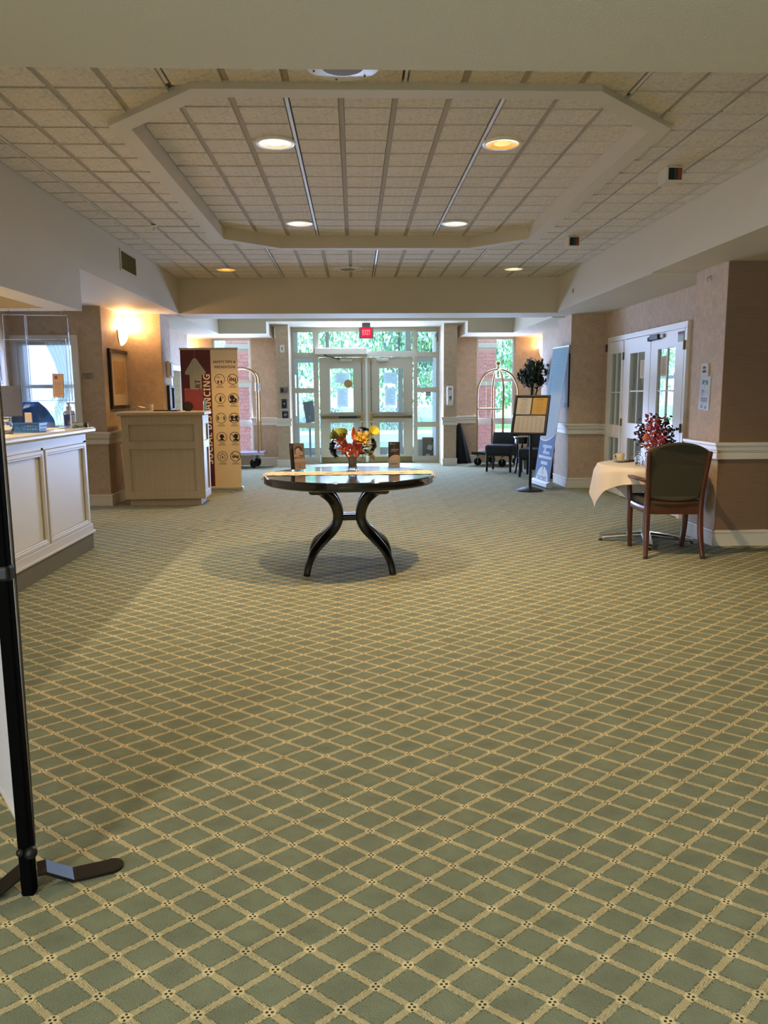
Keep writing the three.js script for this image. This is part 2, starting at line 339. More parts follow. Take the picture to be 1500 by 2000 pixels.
  for (let k = -2; k <= 6; k++) {
    if (k === 0 || k === 4) continue;
    const x = -0.3645 + k * 0.3112, a = octZ(x, false), b = octZ(x, true);
    if (a !== null) mesh('groove_strip', BB(x - 0.0145, x + 0.0145, TRAY + 0.006, TRAY + 0.0165, a, b), m.groove, ce);
  }
  const bars = (name, list) => list.forEach((g) => mesh(name, g, m.tbar, ce));
  for (let k = -1; k <= 3; k++) bars('grid_bar', k === 0 ? [BB(-0.937 - 0.008, -0.937 + 0.008, CEIL - 0.001, CEIL + 0.011, -2.87, -4.3), BB(-0.945, -0.929, CEIL - 0.001, CEIL + 0.011, -8.72, -11.03)] : k === 1 ? [BB(0.275, 0.291, CEIL - 0.001, CEIL + 0.011, -2.87, -4.3), BB(0.275, 0.291, CEIL - 0.001, CEIL + 0.011, -8.76, -11.03)] : k === 2 ? [BB(1.495, 1.511, CEIL - 0.001, CEIL + 0.011, -2.87, -4.4), BB(1.495, 1.511, CEIL - 0.001, CEIL + 0.011, -8.7, -11.03)] : [BB(-0.937 + k * 1.2192 - 0.008, -0.937 + k * 1.2192 + 0.008, CEIL - 0.001, CEIL + 0.011, -2.87, -11.03)]);
  bars('grid_bar', [BB(-0.374, -0.355, TRAY - 0.003, TRAY + 0.011, -4.38, -8.68), BB(0.871, 0.890, TRAY - 0.003, TRAY + 0.011, -4.38, -8.68)]);
}
struct('trim_1', [prism(trayOut, 2.945, 3.02, [trayIn.slice().reverse()]), prism(trayOut.map((p, i) => [(p[0] + trayIn[i][0] * 2) / 3, (p[1] + trayIn[i][1] * 2) / 3]), 3.02, 3.12, [trayIn.slice().reverse()])], m.paint);
struct('beam_far', BB(-2.4, 2.86, 2.5, 3.3, -11.03, -11.72), m.paint);
struct('beam_near', BB(-6, 9, 2.5, 3.3, -2.865, 6.1), m.ceilPaint);
struct('beam_left', [BB(-5, -2.38, 2.5, 3.3, -7.12, -11.04), BB(-2.62, -2.38, 2.14, 3.3, -2.87, -7.12), BB(-4.4, -2.62, 2.14, 3.3, -6.9, -7.12), BB(-6, -2.62, 2.5, 3.3, -2.87, -6.9)], m.paint);
struct('beam_right', [BB(2.84, 9, 2.52, 3.3, -2.87, -7.52), BB(2.84, 3.95, 2.51, 3.3, -7.52, -11.72), BB(3.95, 9, 2.51, 3.3, -7.52, -13.6)], m.paint);
struct('ceiling_entry', [BB(-3.7, -2.44, 2.5, 3.3, -11.04, -16.1), BB(2.95, 4.2, 2.5, 3.3, -11.72, -16.1), BB(-2.44, -1.58, 2.5, 3.3, -14.55, -16.1), BB(2.1, 2.95, 2.5, 3.3, -14.55, -16.1), BB(-1.58, 2.1, 2.715, 3.3, -14.55, -16.1), BB(-2.44, 2.95, 2.98, 3.3, -11.72, -14.55)], m.ceilPaint);
struct('roof', [BB(-6.5, 9.3, 3.3, 3.5, 6.2, -13.7), BB(-3.8, 4.3, 3.3, 3.5, -13.7, -16.2), BB(-1.9, 2.4, 3.2, 3.4, -16.2, -18.4)], m.paint);

// ---------------------------------------------------------------- walls
struct('wall_right', [BB(3.27, 3.9, 0, 2.52, -6.885, -7.52), BB(3.62, 3.76, 0, 2.52, -7.52, -8.42), BB(3.62, 3.76, 2.15, 2.52, -8.42, -11.05), BB(3.62, 3.76, 0, 2.52, -11.05, -11.36)], m.paper);
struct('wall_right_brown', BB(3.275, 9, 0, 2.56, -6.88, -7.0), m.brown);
struct('wall_right_pillar', [BB(3.14, 3.9, 0, 2.51, -11.35, -12.1), BB(3.53, 3.9, 0, 2.51, -12.1, -14.6), BB(3.95, 4.1, 0, 2.51, -14.72, -16), BB(3.53, 4.1, 0, 2.51, -14.6, -14.72)], m.paper);
struct('wall_left_office', [BB(-4.4, -4.19, 0, 2.5, -10.05, -10.2), BB(-3.5, -3.14, 0, 2.5, -10.05, -10.2), BB(-4.19, -3.5, 0, 1.0, -10.05, -10.2), BB(-4.19, -3.5, 2.07, 2.5, -10.05, -10.2), BB(-3.3, -3.14, 0, 2.5, -10.2, -11.0)], m.paper);
struct('wall_left_pillar', [BB(-3.3, -2.64, 0, 2.5, -11.0, -11.55), BB(-3.25, -3.05, 0, 2.5, -11.55, -13.3), BB(-3.25, -3.05, 0, 2.5, -14.05, -14.6), BB(-3.25, -3.05, 0, 0.95, -13.3, -14.05), BB(-3.25, -3.05, 1.84, 2.5, -13.3, -14.05), BB(-3.6, -3.45, 0, 2.5, -14.72, -16), BB(-3.6, -3.05, 0, 2.5, -14.6, -14.72)], m.paper);
struct('wall_left', [BB(-4.4, -4.26, 0, 2.5, -10.05, 0.4), BB(-4.4, -2.6, 0, 2.5, 0.3, 0.45), BB(-2.74, -2.6, 0, 2.5, 0.4, 1.2), BB(-2.74, -2.6, 0, 0.4, 1.2, 3.2), BB(-2.74, -2.6, 2.3, 2.5, 1.2, 3.2), BB(-2.74, -2.6, 0, 2.5, 3.2, 6.1)], m.paper);
struct('wall_behind', [BB(-2.74, 9.1, 0, 2.6, 6.0, 6.15), BB(9, 9.15, 0, 2.6, 6.1, -13.6)], m.paper);
struct('wall_dining', [BB(3.9, 5.2, 0, 2.52, -13.45, -13.6), BB(6.6, 9.1, 0, 2.52, -13.45, -13.6), BB(5.2, 6.6, 0, 0.85, -13.45, -13.6), BB(5.2, 6.6, 2.35, 2.52, -13.45, -13.6)], m.paper);
struct('wall_far', [BB(-3.45, -2.80, 0, 2.5, -15.8, -16), BB(-2.03, -1.45, 0, 2.5, -15.8, -16), BB(1.95, 2.47, 0, 2.5, -15.8, -16), BB(3.25, 3.95, 0, 2.5, -15.8, -16), BB(-2.80, -2.03, 0, 0.2, -15.8, -16), BB(2.47, 3.25, 0, 0.2, -15.8, -16)], m.paper);
struct('wall_entry_pillars', [BB(-1.49, -1.24, 0, 2.72, -15.2, -16), BB(1.725, 1.975, 0, 2.72, -15.1, -16)], m.paper);
// chair rail and baseboard along a wall: axis 'x' runs x0..x1 at z, axis 'z' runs z0..z1 at x; n = direction it faces
let trimNo = 2;
function moulding(axis, a, b, at, n, base = true) {
  const piece = (y0, y1, d, e0 = 0) => { const e = e0 && e0 - 0.002; return (axis === 'x' ? BB(a - e, b + e, y0, y1, at, at + n * d) : BB(at, at + n * d, y0, y1, a - e, b + e)); };
  const soft = (y0, y1, d) => (axis === 'x' ? RBB(a - d + 0.002, b + d - 0.002, y0, y1, at - n * 0.01, at + n * d, 0.006) : RBB(at - n * 0.01, at + n * d, y0, y1, a - d + 0.002, b + d - 0.002, 0.006));
  struct('trim_' + trimNo++, [soft(0.915, 0.945, 0.048), soft(0.872, 0.925, 0.034), piece(0.855, 0.875, 0.016, 0.016), soft(0.793, 0.853, 0.026)], m.trim);
  if (base) struct('baseboard_' + (trimNo - 1), [piece(0, 0.125, 0.018, 0.018), soft(0.12, 0.145, 0.024)], m.trim);
}
moulding('x', 3.27, 9, -6.88, 1); moulding('z', -7.5, -6.88, 3.27, -1);
moulding('x', 3.14, 3.62, -11.35, 1); moulding('z', -12.1, -11.35, 3.14, -1); moulding('z', -11.33, -11.07, 3.62, -1);
moulding('z', -14.6, -12.1, 3.53, -1); moulding('x', 3.25, 3.95, -15.8, 1); moulding('x', 1.97, 2.47, -15.8, 1); moulding('x', 1.725, 1.975, -15.1, 1);
moulding('x', -1.49, -1.24, -15.2, 1); moulding('x', -2.03, -1.49, -15.8, 1); moulding('x', -3.45, -2.8, -15.8, 1);
moulding('x', -3.48, -3.14, -10.05, 1); moulding('z', -11.0, -10.05, -3.14, 1); moulding('x', -3.14, -2.64, -11.0, 1); moulding('z', -11.55, -11.0, -2.64, 1);

// ---------------------------------------------------------------- tall side windows
function sideWindow(n, x0, x1) {
  const w = structGroup('window_' + n), z = -15.9, f = m.white;
  mesh('window_frame', [frameGeo(x0, x1, 0.2, 2.5, 0.035, 0.08).translate(0, 0, z)], f, w);
  mesh('mullion', BB(x0, x1, 1.63, 1.69, z - 0.03, z + 0.03), f, w); mesh('mullion', BB(x0, x1, 0.77, 0.89, z - 0.03, z + 0.03), f, w);
  for (const [a, b] of [[0.235, 0.77], [0.89, 1.63], [1.69, 2.465]]) mesh('pane', BB(x0 + 0.035, x1 - 0.035, a, b, z - 0.003, z + 0.003), m.glass, w);
  mesh('window_sill', RBB(x0 - 0.03, x1 + 0.03, 0.185, 0.215, -15.8 - 0.1, -15.8 + 0.04), f, w);
}
sideWindow(1, -2.80, -2.03); sideWindow(2, 2.47, 3.25);
// ---------------------------------------------------------------- entry storefront: two sidelights, a transom, two doors
const ZD = -15.95;
function sidelight(n, x0, x1) {
  const w = structGroup('window_' + n), f = m.frame, ys = [[0.125, 0.735], [0.815, 1.435], [1.515, 2.125], [2.215, 2.635]];
  mesh('window_frame', plate(rect(x0, x1, 0, 2.715), 0.11, ys.map(([a, b]) => rect(x0 + 0.06, x1 - 0.085, a, b).reverse())).translate(0, 0, ZD), f, w);
  for (const [a, b] of ys) { mesh('pane', BB(x0 + 0.055, x1 - 0.08, a - 0.005, b + 0.005, ZD - 0.003, ZD + 0.003), m.glass, w); mesh('glazing_bead', frameGeo(x0 + 0.055, x1 - 0.08, a - 0.005, b + 0.005, 0.014, 0.03).translate(0, 0, ZD + 0.02), f, w); }
}
sidelight(3, -1.275, -0.715); sidelight(4, 1.215, 1.795);
{
  const w = structGroup('window_5');
  mesh('window_frame', plate(rect(-0.715, 1.215, 2.135, 2.715), 0.11, [rect(-0.70, 1.20, 2.25, 2.635).reverse()]).translate(0, 0, ZD), m.frame, w);
  mesh('pane', BB(-0.705, 1.205, 2.245, 2.64, ZD - 0.003, ZD + 0.003), m.glass, w);
}
function leaf(n, x0, x1, mirror) {
  const d = structGroup('door_' + n), gl = mirror ? [x0 + 0.24, x0 + 0.725] : [x1 - 0.735, x1 - 0.25], holes = [[1.035, 1.91], [0.165, 0.82]];
  mesh('door_panel', plate(rect(x0, x1, 0.012, 2.125), 0.05, holes.map(([a, b]) => rect(gl[0], gl[1], a, b).reverse()), 0.003).translate(0, 0, ZD), m.frame, d);
  for (const [a, b] of holes) { mesh('pane', BB(gl[0] - 0.005, gl[1] + 0.005, a - 0.005, b + 0.005, ZD - 0.003, ZD + 0.003), m.glass, d); mesh('glazing_bead', frameGeo(gl[0] - 0.03, gl[1] + 0.03, a - 0.03, b + 0.03, 0.03, 0.012).translate(0, 0, ZD + 0.03), m.frame, d); }
  const rx = mirror ? x0 + 0.07 : x1 - 0.075, far = mirror ? x1 - 0.02 : x0 + 0.02;
  const pb = mesh('push_bar', [RBB(Math.min(rx, far), Math.max(rx, far), 0.905, 0.965, ZD + 0.045, ZD + 0.085, 0.008)], m.brassDull, d);
  mesh('touch_pad', RBB(Math.min(rx, far) + (mirror ? 0.16 : 0.35), Math.max(rx, far) - (mirror ? 0.05 : 0.1), 0.912, 0.958, ZD + 0.08, ZD + 0.095, 0.005), mirror ? m.brassDull : m.black, pb);
  mesh('latch_case', [RBB(rx - 0.03, rx + 0.03, 0.84, 1.03, ZD + 0.03, ZD + 0.1, 0.01)], m.brass, d);
  mesh('vertical_rod', [bar([rx, 1.03, ZD + 0.06], [rx, 2.06, ZD + 0.06], 0.009), CY(0.014, 0.014, 0.03, rx, 1.5, ZD + 0.06)], m.brassDull, d);
  mesh('vertical_rod', [bar([rx, 0.84, ZD + 0.06], [rx, 0.07, ZD + 0.06], 0.009)], m.brassDull, d);
  mesh('latch', RBB(rx - 0.025, rx + 0.025, 2.02, 2.115, ZD + 0.028, ZD + 0.09, 0.006), m.brass, d); mesh('latch', RBB(rx - 0.028, rx + 0.028, 0.02, 0.085, ZD + 0.028, ZD + 0.08, 0.006), m.brassDull, d);
  mesh('kick_plate', BB(x0 + 0.015, x1 - 0.015, 0.02, 0.125, ZD + 0.025, ZD + 0.028), m.brassDull, d);
  mesh('door_closer', [RBB(x0 + (mirror ? 0.18 : 0.42), x0 + (mirror ? 0.42 : 0.66), 2.045, 2.1, ZD + 0.025, ZD + 0.075, 0.008)], m.frame, d);
}
leaf(1, -0.69, 0.235, false); leaf(2, 0.275, 1.19, true);
{
  const d = structGroup('trim_40');
  mesh('door_post', [BB(0.235, 0.275, 0, 2.14, ZD - 0.035, ZD + 0.02)], m.white, d);
  mesh('threshold', BB(-0.72, 1.22, 0, 0.012, ZD - 0.1, ZD + 0.09), m.brassDull, d);
}
// ---------------------------------------------------------------- office window and side window on the left
{
  const w = structGroup('window_6');
  mesh('window_frame', [frameGeo(-4.27, -3.43, 0.92, 2.15, 0.08, 0.05).translate(0, 0, -10.03)], m.trim, w);
  mesh('reveal', [BB(-3.51, -3.5, 1.0, 2.07, -10.05, -10.2), BB(-4.19, -4.18, 1.0, 2.07, -10.05, -10.2)], m.trim, w);
  mesh('sash', [frameGeo(-4.19, -3.5, 1.0, 2.07, 0.035, 0.03).translate(0, 0, -10.13), BB(-4.19, -3.5, 1.50, 1.545, -10.145, -10.11)], m.white, w);
  mesh('pane', BB(-4.16, -3.53, 1.03, 1.5, -10.132, -10.128), m.glass, w); mesh('pane', BB(-4.16, -3.53, 1.545, 2.04, -10.132, -10.128), m.glass, w);
  mesh('window_sill', RBB(-4.24, -3.46, 0.98, 1.005, -10.15, -9.98), m.trim, w);
  const v = structGroup('window_7');
  mesh('window_frame', [BB(-3.06, -3.03, 0.9, 0.96, -13.25, -14.1), BB(-3.06, -3.03, 1.82, 1.9, -13.25, -14.1), BB(-3.06, -3.03, 0.9, 1.9, -13.25, -13.32), BB(-3.06, -3.03, 0.9, 1.9, -14.03, -14.1)], m.white, v);
  mesh('pane', BB(-3.14, -3.135, 0.95, 1.84, -13.3, -14.05), m.glass, v);
}
// ---------------------------------------------------------------- rear-left window, out of the frame, that lights the foreground
{
  const w = structGroup('window_8');
  mesh('window_frame', [BB(-2.72, -2.58, 0.36, 0.42, 1.15, 3.25), BB(-2.72, -2.58, 2.28, 2.34, 1.15, 3.25), BB(-2.72, -2.58, 0.4, 2.3, 1.15, 1.22), BB(-2.72, -2.58, 0.4, 2.3, 3.18, 3.25), BB(-2.7, -2.64, 0.4, 2.3, 2.18, 2.22)], m.white, w);
  mesh('pane', BB(-2.69, -2.685, 0.4, 2.3, 1.2, 3.2), m.glass, w);
}
// ---------------------------------------------------------------- dining room window and the glazed doors in the right wall
{
  const w = structGroup('window_9');
  mesh('window_frame', [frameGeo(5.14, 6.66, 0.8, 2.4, 0.07, 0.06).translate(0, 0, -13.43), BB(5.88, 5.92, 0.85, 2.35, -13.55, -13.5), BB(5.2, 6.6, 1.62, 1.68, -13.55, -13.5)], m.white, w);
  for (const [a, b, c, d] of [[5.2, 5.88, 0.85, 1.62], [5.92, 6.6, 0.85, 1.62], [5.2, 5.88, 1.68, 2.35], [5.92, 6.6, 1.68, 2.35]]) mesh('pane', BB(a, b, c, d, -13.527, -13.523), m.glass, w);
}
function glazedDoor(n, z0, z1, gz0, gz1, upper, lower, mid) {     // in the plane x = 3.6, running from z0 (near) to z1 (far)
  const d = structGroup('door_' + n), X = 3.605;
  const flat = (g) => g.rotateY(Math.PI / 2).translate(X, 0, 0);  // local x -> -z
  mesh('door_panel', flat(plate(rect(-z0, -z1, 0.01, 2.08), 0.045, [rect(-gz0, -gz1, upper[0], upper[1]).reverse(), rect(-gz0, -gz1, lower[0], lower[1]).reverse()], 0.003)), m.trim, d);
  const gm = (gz0 + gz1) / 2;
  for (const [a, b] of [upper, lower]) {
    const ym = a + (b - a) * 0.46, bars = [BB(X - 0.012, X + 0.012, a, b, gm - 0.008, gm + 0.008), BB(X - 0.012, X + 0.012, ym - 0.008, ym + 0.008, gz0, gz1)];
    for (const g of bars) mesh('muntin', g, m.trim, d);
    for (const [y0, y1] of [[a, ym], [ym, b]]) for (const [c, e] of [[gz0, gm], [gm, gz1]]) mesh('pane', BB(X - 0.002, X + 0.002, y0, y1, c, e), m.glass, d);
  }
  return d;
}
glazedDoor(3, -10.40, -11.0, -10.48, -10.90, [0.95, 1.92], [0.14, 0.78]);
{ const d = glazedDoor(4, -9.435, -10.36, -9.62, -10.13, [1.0, 1.89], [0.14, 0.80]); for (const y of [1.87, 1.0, 0.2]) mesh('hinge', [CY(0.012, 0.012, 0.1, 3.575, y, -10.375)], m.brassDull, d); mesh('door_handle', [CY(0.012, 0.012, 0.05, 3.56, 0.98, -9.5).rotateZ(0), RBB(3.54, 3.552, 0.97, 0.99, -9.6, -9.48, 0.004)], m.brassDull, d); }
{ const d = glazedDoor(5, -8.47, -9.425, -8.70, -9.20, [1.0, 1.89], [0.14, 0.80]); for (const y of [1.9, 1.0, 0.2]) mesh('hinge', [CY(0.012, 0.012, 0.1, 3.575, y, -8.455)], m.brassDull, d); }
{
  const c = structGroup('trim_41');
  mesh('door_frame', [BB(3.585, 3.77, 2.085, 2.15, -8.41, -11.06), BB(3.585, 3.77, 0, 2.09, -8.41, -8.465), BB(3.585, 3.77, 0, 2.09, -11.0, -11.06), BB(3.59, 3.7, 0, 2.09, -10.36, -10.40)], m.trim, c);
}
// ================================================================ round centre table
{
  const t = thing('round_table', 'glossy black round pedestal table with curved legs in the middle of the green carpet', 'table', [-0.05, 0, -6.3]);
  mesh('tabletop', LA([[0, 0.69], [0.668, 0.69], [0.684, 0.697], [0.687, 0.705], [0.687, 0.748], [0.683, 0.757], [0.672, 0.76], [0, 0.76]], 96), m.ebony, t);
  mesh('support_plate', LA([[0, 0.64], [0.24, 0.64], [0.33, 0.665], [0.36, 0.69], [0, 0.69]], 48), m.ebonyLeg, t);
  for (const [sx, sz] of [[1, 1], [-1, 1], [1, -1], [-1, -1]]) {
    const k = 1.12, P = [[0.27, 0.668], [0.205, 0.63], [0.135, 0.56], [0.098, 0.47], [0.092, 0.40], [0.122, 0.325], [0.200, 0.245], [0.283, 0.165], [0.322, 0.08], [0.337, 0.0]].map(([r, y]) => [sx * r, y, sz * (r < 0.2 ? r * 0.62 : r * k - 0.1 * (0.337 - r) / 0.137)]);
    mesh('leg', sweep(P, (u) => { const w = u < 0.12 ? 0.055 - u * 0.1 : 0.043 - 0.026 * Math.max(0, u - 0.35); return [w, w * 0.85]; }, 36, 14, 3), m.ebonyLeg, t);
  }
  mesh('stretcher', [RB(0.27, 0.05, 0.05, 0.012, 0, 0.41, 0.045), RB(0.27, 0.05, 0.05, 0.012, 0, 0.41, -0.045)], m.ebonyLeg, t);
}
{
  const lace = pixels(256, 64, (u, v, x, y) => { const n = fbm(u * 30, v * 8, 30, 3, 90), k = Math.abs(v - 0.5) < 0.32 && n > 0.5 ? 0.62 : 1; return [232 * k, 208 * k, 178 * k]; }, 0.6, 0.2);
  const g = surf(90, 10, (u, v) => {
    const x = (u - 0.5) * 1.44, w = 0.30 + 0.008 * Math.sin(u * 120), ax = Math.abs(x); let y = 0.7615 + 0.0012 * Math.sin(u * 70 + v * 9), X = x;
    const z = (v - 0.5) * w + 0.02, edge = Math.sqrt(Math.max(0, 0.687 ** 2 - z * z));
    if (ax > edge) { X = Math.sign(x) * (edge + 0.006 + (ax - edge) * 0.35); y = 0.762 - (ax - edge) * 0.75; }
    return [X - 0.05, y, z - 6.36];
  }, 0.002);
  tag(mesh('table_runner', g, S(0xffffff, 0.9, { map: lace, side: THREE.DoubleSide })), 'cream lace runner lying across the glossy black round table', 'table runner');
}
// ---------------------------------------------------------------- flowers on the table
function petal(len, wid, curl, cup, n = 8) {                      // a petal along +y, opening towards +z
  return surf(6, n, (u, v) => { const s = (u - 0.5) * 2, w = wid * Math.sin(Math.PI * Math.min(0.999, v * 0.9 + 0.06)) ** 0.7 * (1 - 0.35 * v); const a = v * curl; return [s * w, len * Math.sin(a) / curl, len * (1 - Math.cos(a)) / curl + cup * s * s * w]; }, 0.0008);
}
const aim = (g, dir, spin = 0) => { g.rotateY(spin); g.applyQuaternion(new THREE.Quaternion().setFromUnitVectors(new THREE.Vector3(0, 1, 0), V(dir).normalize())); return g; };
const lilyGeo = (sz) => { const out = []; for (let i = 0; i < 6; i++) { const p = petal(sz, sz * 0.27, 0.9 + 0.2 * (i % 2), 0.25); p.rotateX(0.5 + 0.12 * (i % 2)); p.rotateY(i * Math.PI / 3); out.push(p); } return out; };
const callaGeo = (sz) => [surf(18, 8, (u, v) => { const th = u * 2 * Math.PI, r = sz * (0.10 + 0.42 * v ** 1.8), lip = v * v * 0.45 * (1 + Math.cos(th)) * 0.5; return [r * Math.cos(th) * (1 + lip), sz * v * (0.85 + 0.3 * 0.5 * (1 + Math.cos(th))), r * Math.sin(th)]; }, 0.001)];
const roseGeo = (sz) => { const out = [SP(sz * 0.28, 0, sz * 0.3, 0, 10)]; for (let ring = 0; ring < 3; ring++) for (let i = 0; i < 4 + ring; i++) { const p = petal(sz * (0.55 + 0.18 * ring), sz * (0.28 + 0.06 * ring), 0.7 + 0.35 * ring, -0.6); p.rotateX(0.1 + 0.32 * ring); p.translate(0, 0, sz * 0.06 * (ring + 1)); p.rotateY((i + ring * 0.4) * 2 * Math.PI / (4 + ring)); out.push(p); } return out; };
{
  const VX = -0.02, VZ = -6.47, Y0 = 0.764;
  const v = thing('glass_vase', 'small clear footed glass vase holding lilies on the black table', 'vase', [VX, Y0, VZ]);
  mesh('bowl', LA([[0.001, 0.012], [0.05, 0.012], [0.052, 0.006], [0.052, 0.0], [0.047, 0.0], [0.044, 0.012], [0.034, 0.05], [0.040, 0.09], [0.060, 0.135], [0.085, 0.175], [0.0865, 0.176], [0.0855, 0.172], [0.062, 0.137], [0.037, 0.09], [0.030, 0.052], [0.026, 0.032], [0.001, 0.03]], 36), m.crystal, v);
  mesh('dark_stones', LA([[0.001, 0.034], [0.026, 0.036], [0.028, 0.055], [0.034, 0.09], [0.05, 0.128], [0.03, 0.135], [0.001, 0.132]], 18), S(0x15140f, 0.6), v);
  const b = thing('lily_bouquet', 'bouquet of coral lilies, yellow callas and dark leaves in the glass vase', 'flowers', [VX, Y0, VZ]);
  const coral = M(0x93302f, 0.55, { side: THREE.DoubleSide }), pink = M(0xb4605c, 0.55, { side: THREE.DoubleSide }), orange = S(0xdd6a2c, 0.5, { side: THREE.DoubleSide }), yellow = S(0xd8c838, 0.45, { side: THREE.DoubleSide }), rose = S(0xd8b44a, 0.55, { side: THREE.DoubleSide }), gold = S(0xc99c22, 0.55, { side: THREE.DoubleSide }), olive = S(0x8a8f2c, 0.5, { side: THREE.DoubleSide }), plum = S(0x1d141e, 0.6, { side: THREE.DoubleSide }), greyLeaf = S(0x8b8a72, 0.7, { side: THREE.DoubleSide }), stem = S(0x3e4c1e, 0.7);
  const put = (name, geos, mat, p, dir, spin = 0) => { const g = aim(join(geos), dir, spin); g.translate(...p); mesh(name, g, mat, b, true); mesh('stem', TU([[p[0] * 0.1, 0.12, p[2] * 0.1], [p[0] * 0.55, (p[1] + 0.12) / 2 + 0.02, p[2] * 0.55], p], 0.0028, 8, 5), stem, b); };
  const lily = (sz, mat, p, dir, spin) => { put('lily', lilyGeo(sz), mat, p, dir, spin); const st = []; for (let i = 0; i < 6; i++) { const a = i * 1.047; st.push(bar([0, 0, 0], [0.018 * Math.cos(a), 0.05, 0.018 * Math.sin(a)], 0.0012, 4), SP(0.003, 0.018 * Math.cos(a), 0.05, 0.018 * Math.sin(a), 6)); } const g = aim(join(st), dir); g.translate(...p); mesh('stamen', g, gold, b, true); };
  lily(0.088, coral, [0.025, 0.195, 0.085], [0.05, -0.05, 1], 0.2);
  lily(0.080, coral, [-0.055, 0.205, 0.06], [-0.35, 0.15, 1], 0.5); lily(0.070, pink, [-0.085, 0.25, 0.03], [-0.6, 0.5, 0.8], 0.1); lily(0.066, pink, [0.035, 0.245, 0.06], [0.2, 0.75, 0.8], 0.4);
  put('lily_bud', [petal(0.10, 0.02, 0.2, 0.4), petal(0.10, 0.02, -0.2, 0.4), petal(0.09, 0.022, 0.1, -0.5)], orange, [0.01, 0.27, 0.02], [0.02, 1, 0.1]); put('lily_bud', [petal(0.085, 0.018, 0.25, 0.4), petal(0.085, 0.02, -0.15, 0.4)], orange, [0.035, 0.265, 0.0], [0.3, 1, 0.1]);
  put('calla', callaGeo(0.085), yellow, [0.125, 0.285, 0.02], [0.75, 0.75, 0.45], 1.2); put('calla', callaGeo(0.10), olive, [-0.06, 0.24, 0.0], [-0.35, 1, 0.4], 2.2); put('calla', callaGeo(0.075), olive, [-0.11, 0.265, -0.03], [-1, 0.65, 0.2], 0.4);
  put('rose', roseGeo(0.075), rose, [0.085, 0.265, 0.045], [0.35, 0.5, 1]); put('rose', roseGeo(0.05), gold, [0.045, 0.272, 0.03], [0.1, 0.8, 0.8]);
  for (const [p, d, s] of [[[-0.15, 0.205, 0.0], [-1, 0.2, 0.4], 0.07], [[-0.135, 0.165, 0.03], [-1, -0.3, 0.4], 0.065], [[0.165, 0.225, 0.0], [1, 0.3, 0.4], 0.06], [[0.155, 0.185, 0.02], [1, -0.3, 0.3], 0.055], [[0.1, 0.335, -0.02], [0.3, 1, 0.2], 0.055], [[-0.075, 0.30, -0.03], [-0.2, 1, 0.3], 0.055]]) put('dark_flower', roseGeo(s), plum, p, d);
  for (const [p, d] of [[[0.1, 0.2, 0.05], [1, 0.5, 0.4]], [[0.11, 0.17, 0.04], [1, -0.2, 0.5]], [[0.09, 0.225, 0.06], [0.8, 0.6, 0.8]], [[0.13, 0.15, 0.02], [1, -0.6, 0.3]], [[0.075, 0.18, 0.08], [0.6, 0.1, 1]], [[-0.11, 0.29, 0.02], [-0.7, 0.5, 0.6]], [[0.12, 0.21, 0.03], [0.9, 0.7, 0.6]], [[0.145, 0.13, 0.03], [1, -0.9, 0.2]]]) put('leaf', [petal(0.07, 0.017, 0.6, 0.3)], greyLeaf, p, d, rr(0, 3));
  for (let i = 0; i < 10; i++) { const a = rr(-2.6, 0.4); put('leaf', [petal(rr(0.06, 0.09), 0.02, 0.5, 0.3)], m.leafDark, [0.07 * Math.cos(a), rr(0.14, 0.2), 0.05 * Math.sin(a) + 0.03], [Math.cos(a), rr(-0.2, 0.6), 0.5], rr(0, 3)); }
}
// ---------------------------------------------------------------- brochures in clear holders
function brochureHolder(x, z, turn, label) {
  const h = thing('brochure_holder', label, 'brochure holder', [x, 0.763, z], turn);
  mesh('base', RB(0.112, 0.003, 0.07, 0.001, 0, 0.0015, 0), m.acrylic, h);
  mesh('back_wall', RB(0.105, 0.16, 0.003, 0.001).rotateX(-0.14).translate(0, 0.08, -0.026), m.acrylic, h);
  mesh('front_wall', RB(0.105, 0.075, 0.003, 0.001).rotateX(-0.14).translate(0, 0.037, 0.022), m.acrylic, h);
  for (const s of [-1, 1]) mesh('side_wall', plate([[-0.027, 0.0], [0.027, 0.0], [0.012, 0.075], [-0.03, 0.15]], 0.003).rotateY(-Math.PI / 2).translate(s * 0.053, 0, 0), m.acrylic, h);
}
brochureHolder(-0.475, -6.6, 0.42, 'clear acrylic holder with the photo brochure at the left end of the lace runner');
brochureHolder(0.333, -6.63, -0.06, 'clear acrylic holder with the black leaflet at the right end of the lace runner');
function sheet(name, w, h, d, map, edge, parent, o = {}) {         // a flat printed thing: print on the front only
  const e = S(edge, 0.8), f = M(0xffffff, o.rough ?? 0.7, { map, ...o.mat });
  const s = new THREE.Mesh(new THREE.BoxGeometry(w, h, d), [e, e, e, e, f, e]); s.name = parent ? name : numbered(name); s.castShadow = s.receiveShadow = true; (parent ?? scene).add(s); return s;
}
const lines = (x, x0, y0, w, n, dy, h, col) => { x.fillStyle = col; for (let i = 0; i < n; i++) x.fillRect(x0 + (i % 3) * 3, y0 + i * dy, w * (0.6 + 0.4 * hash(i, n, 3)), h); };
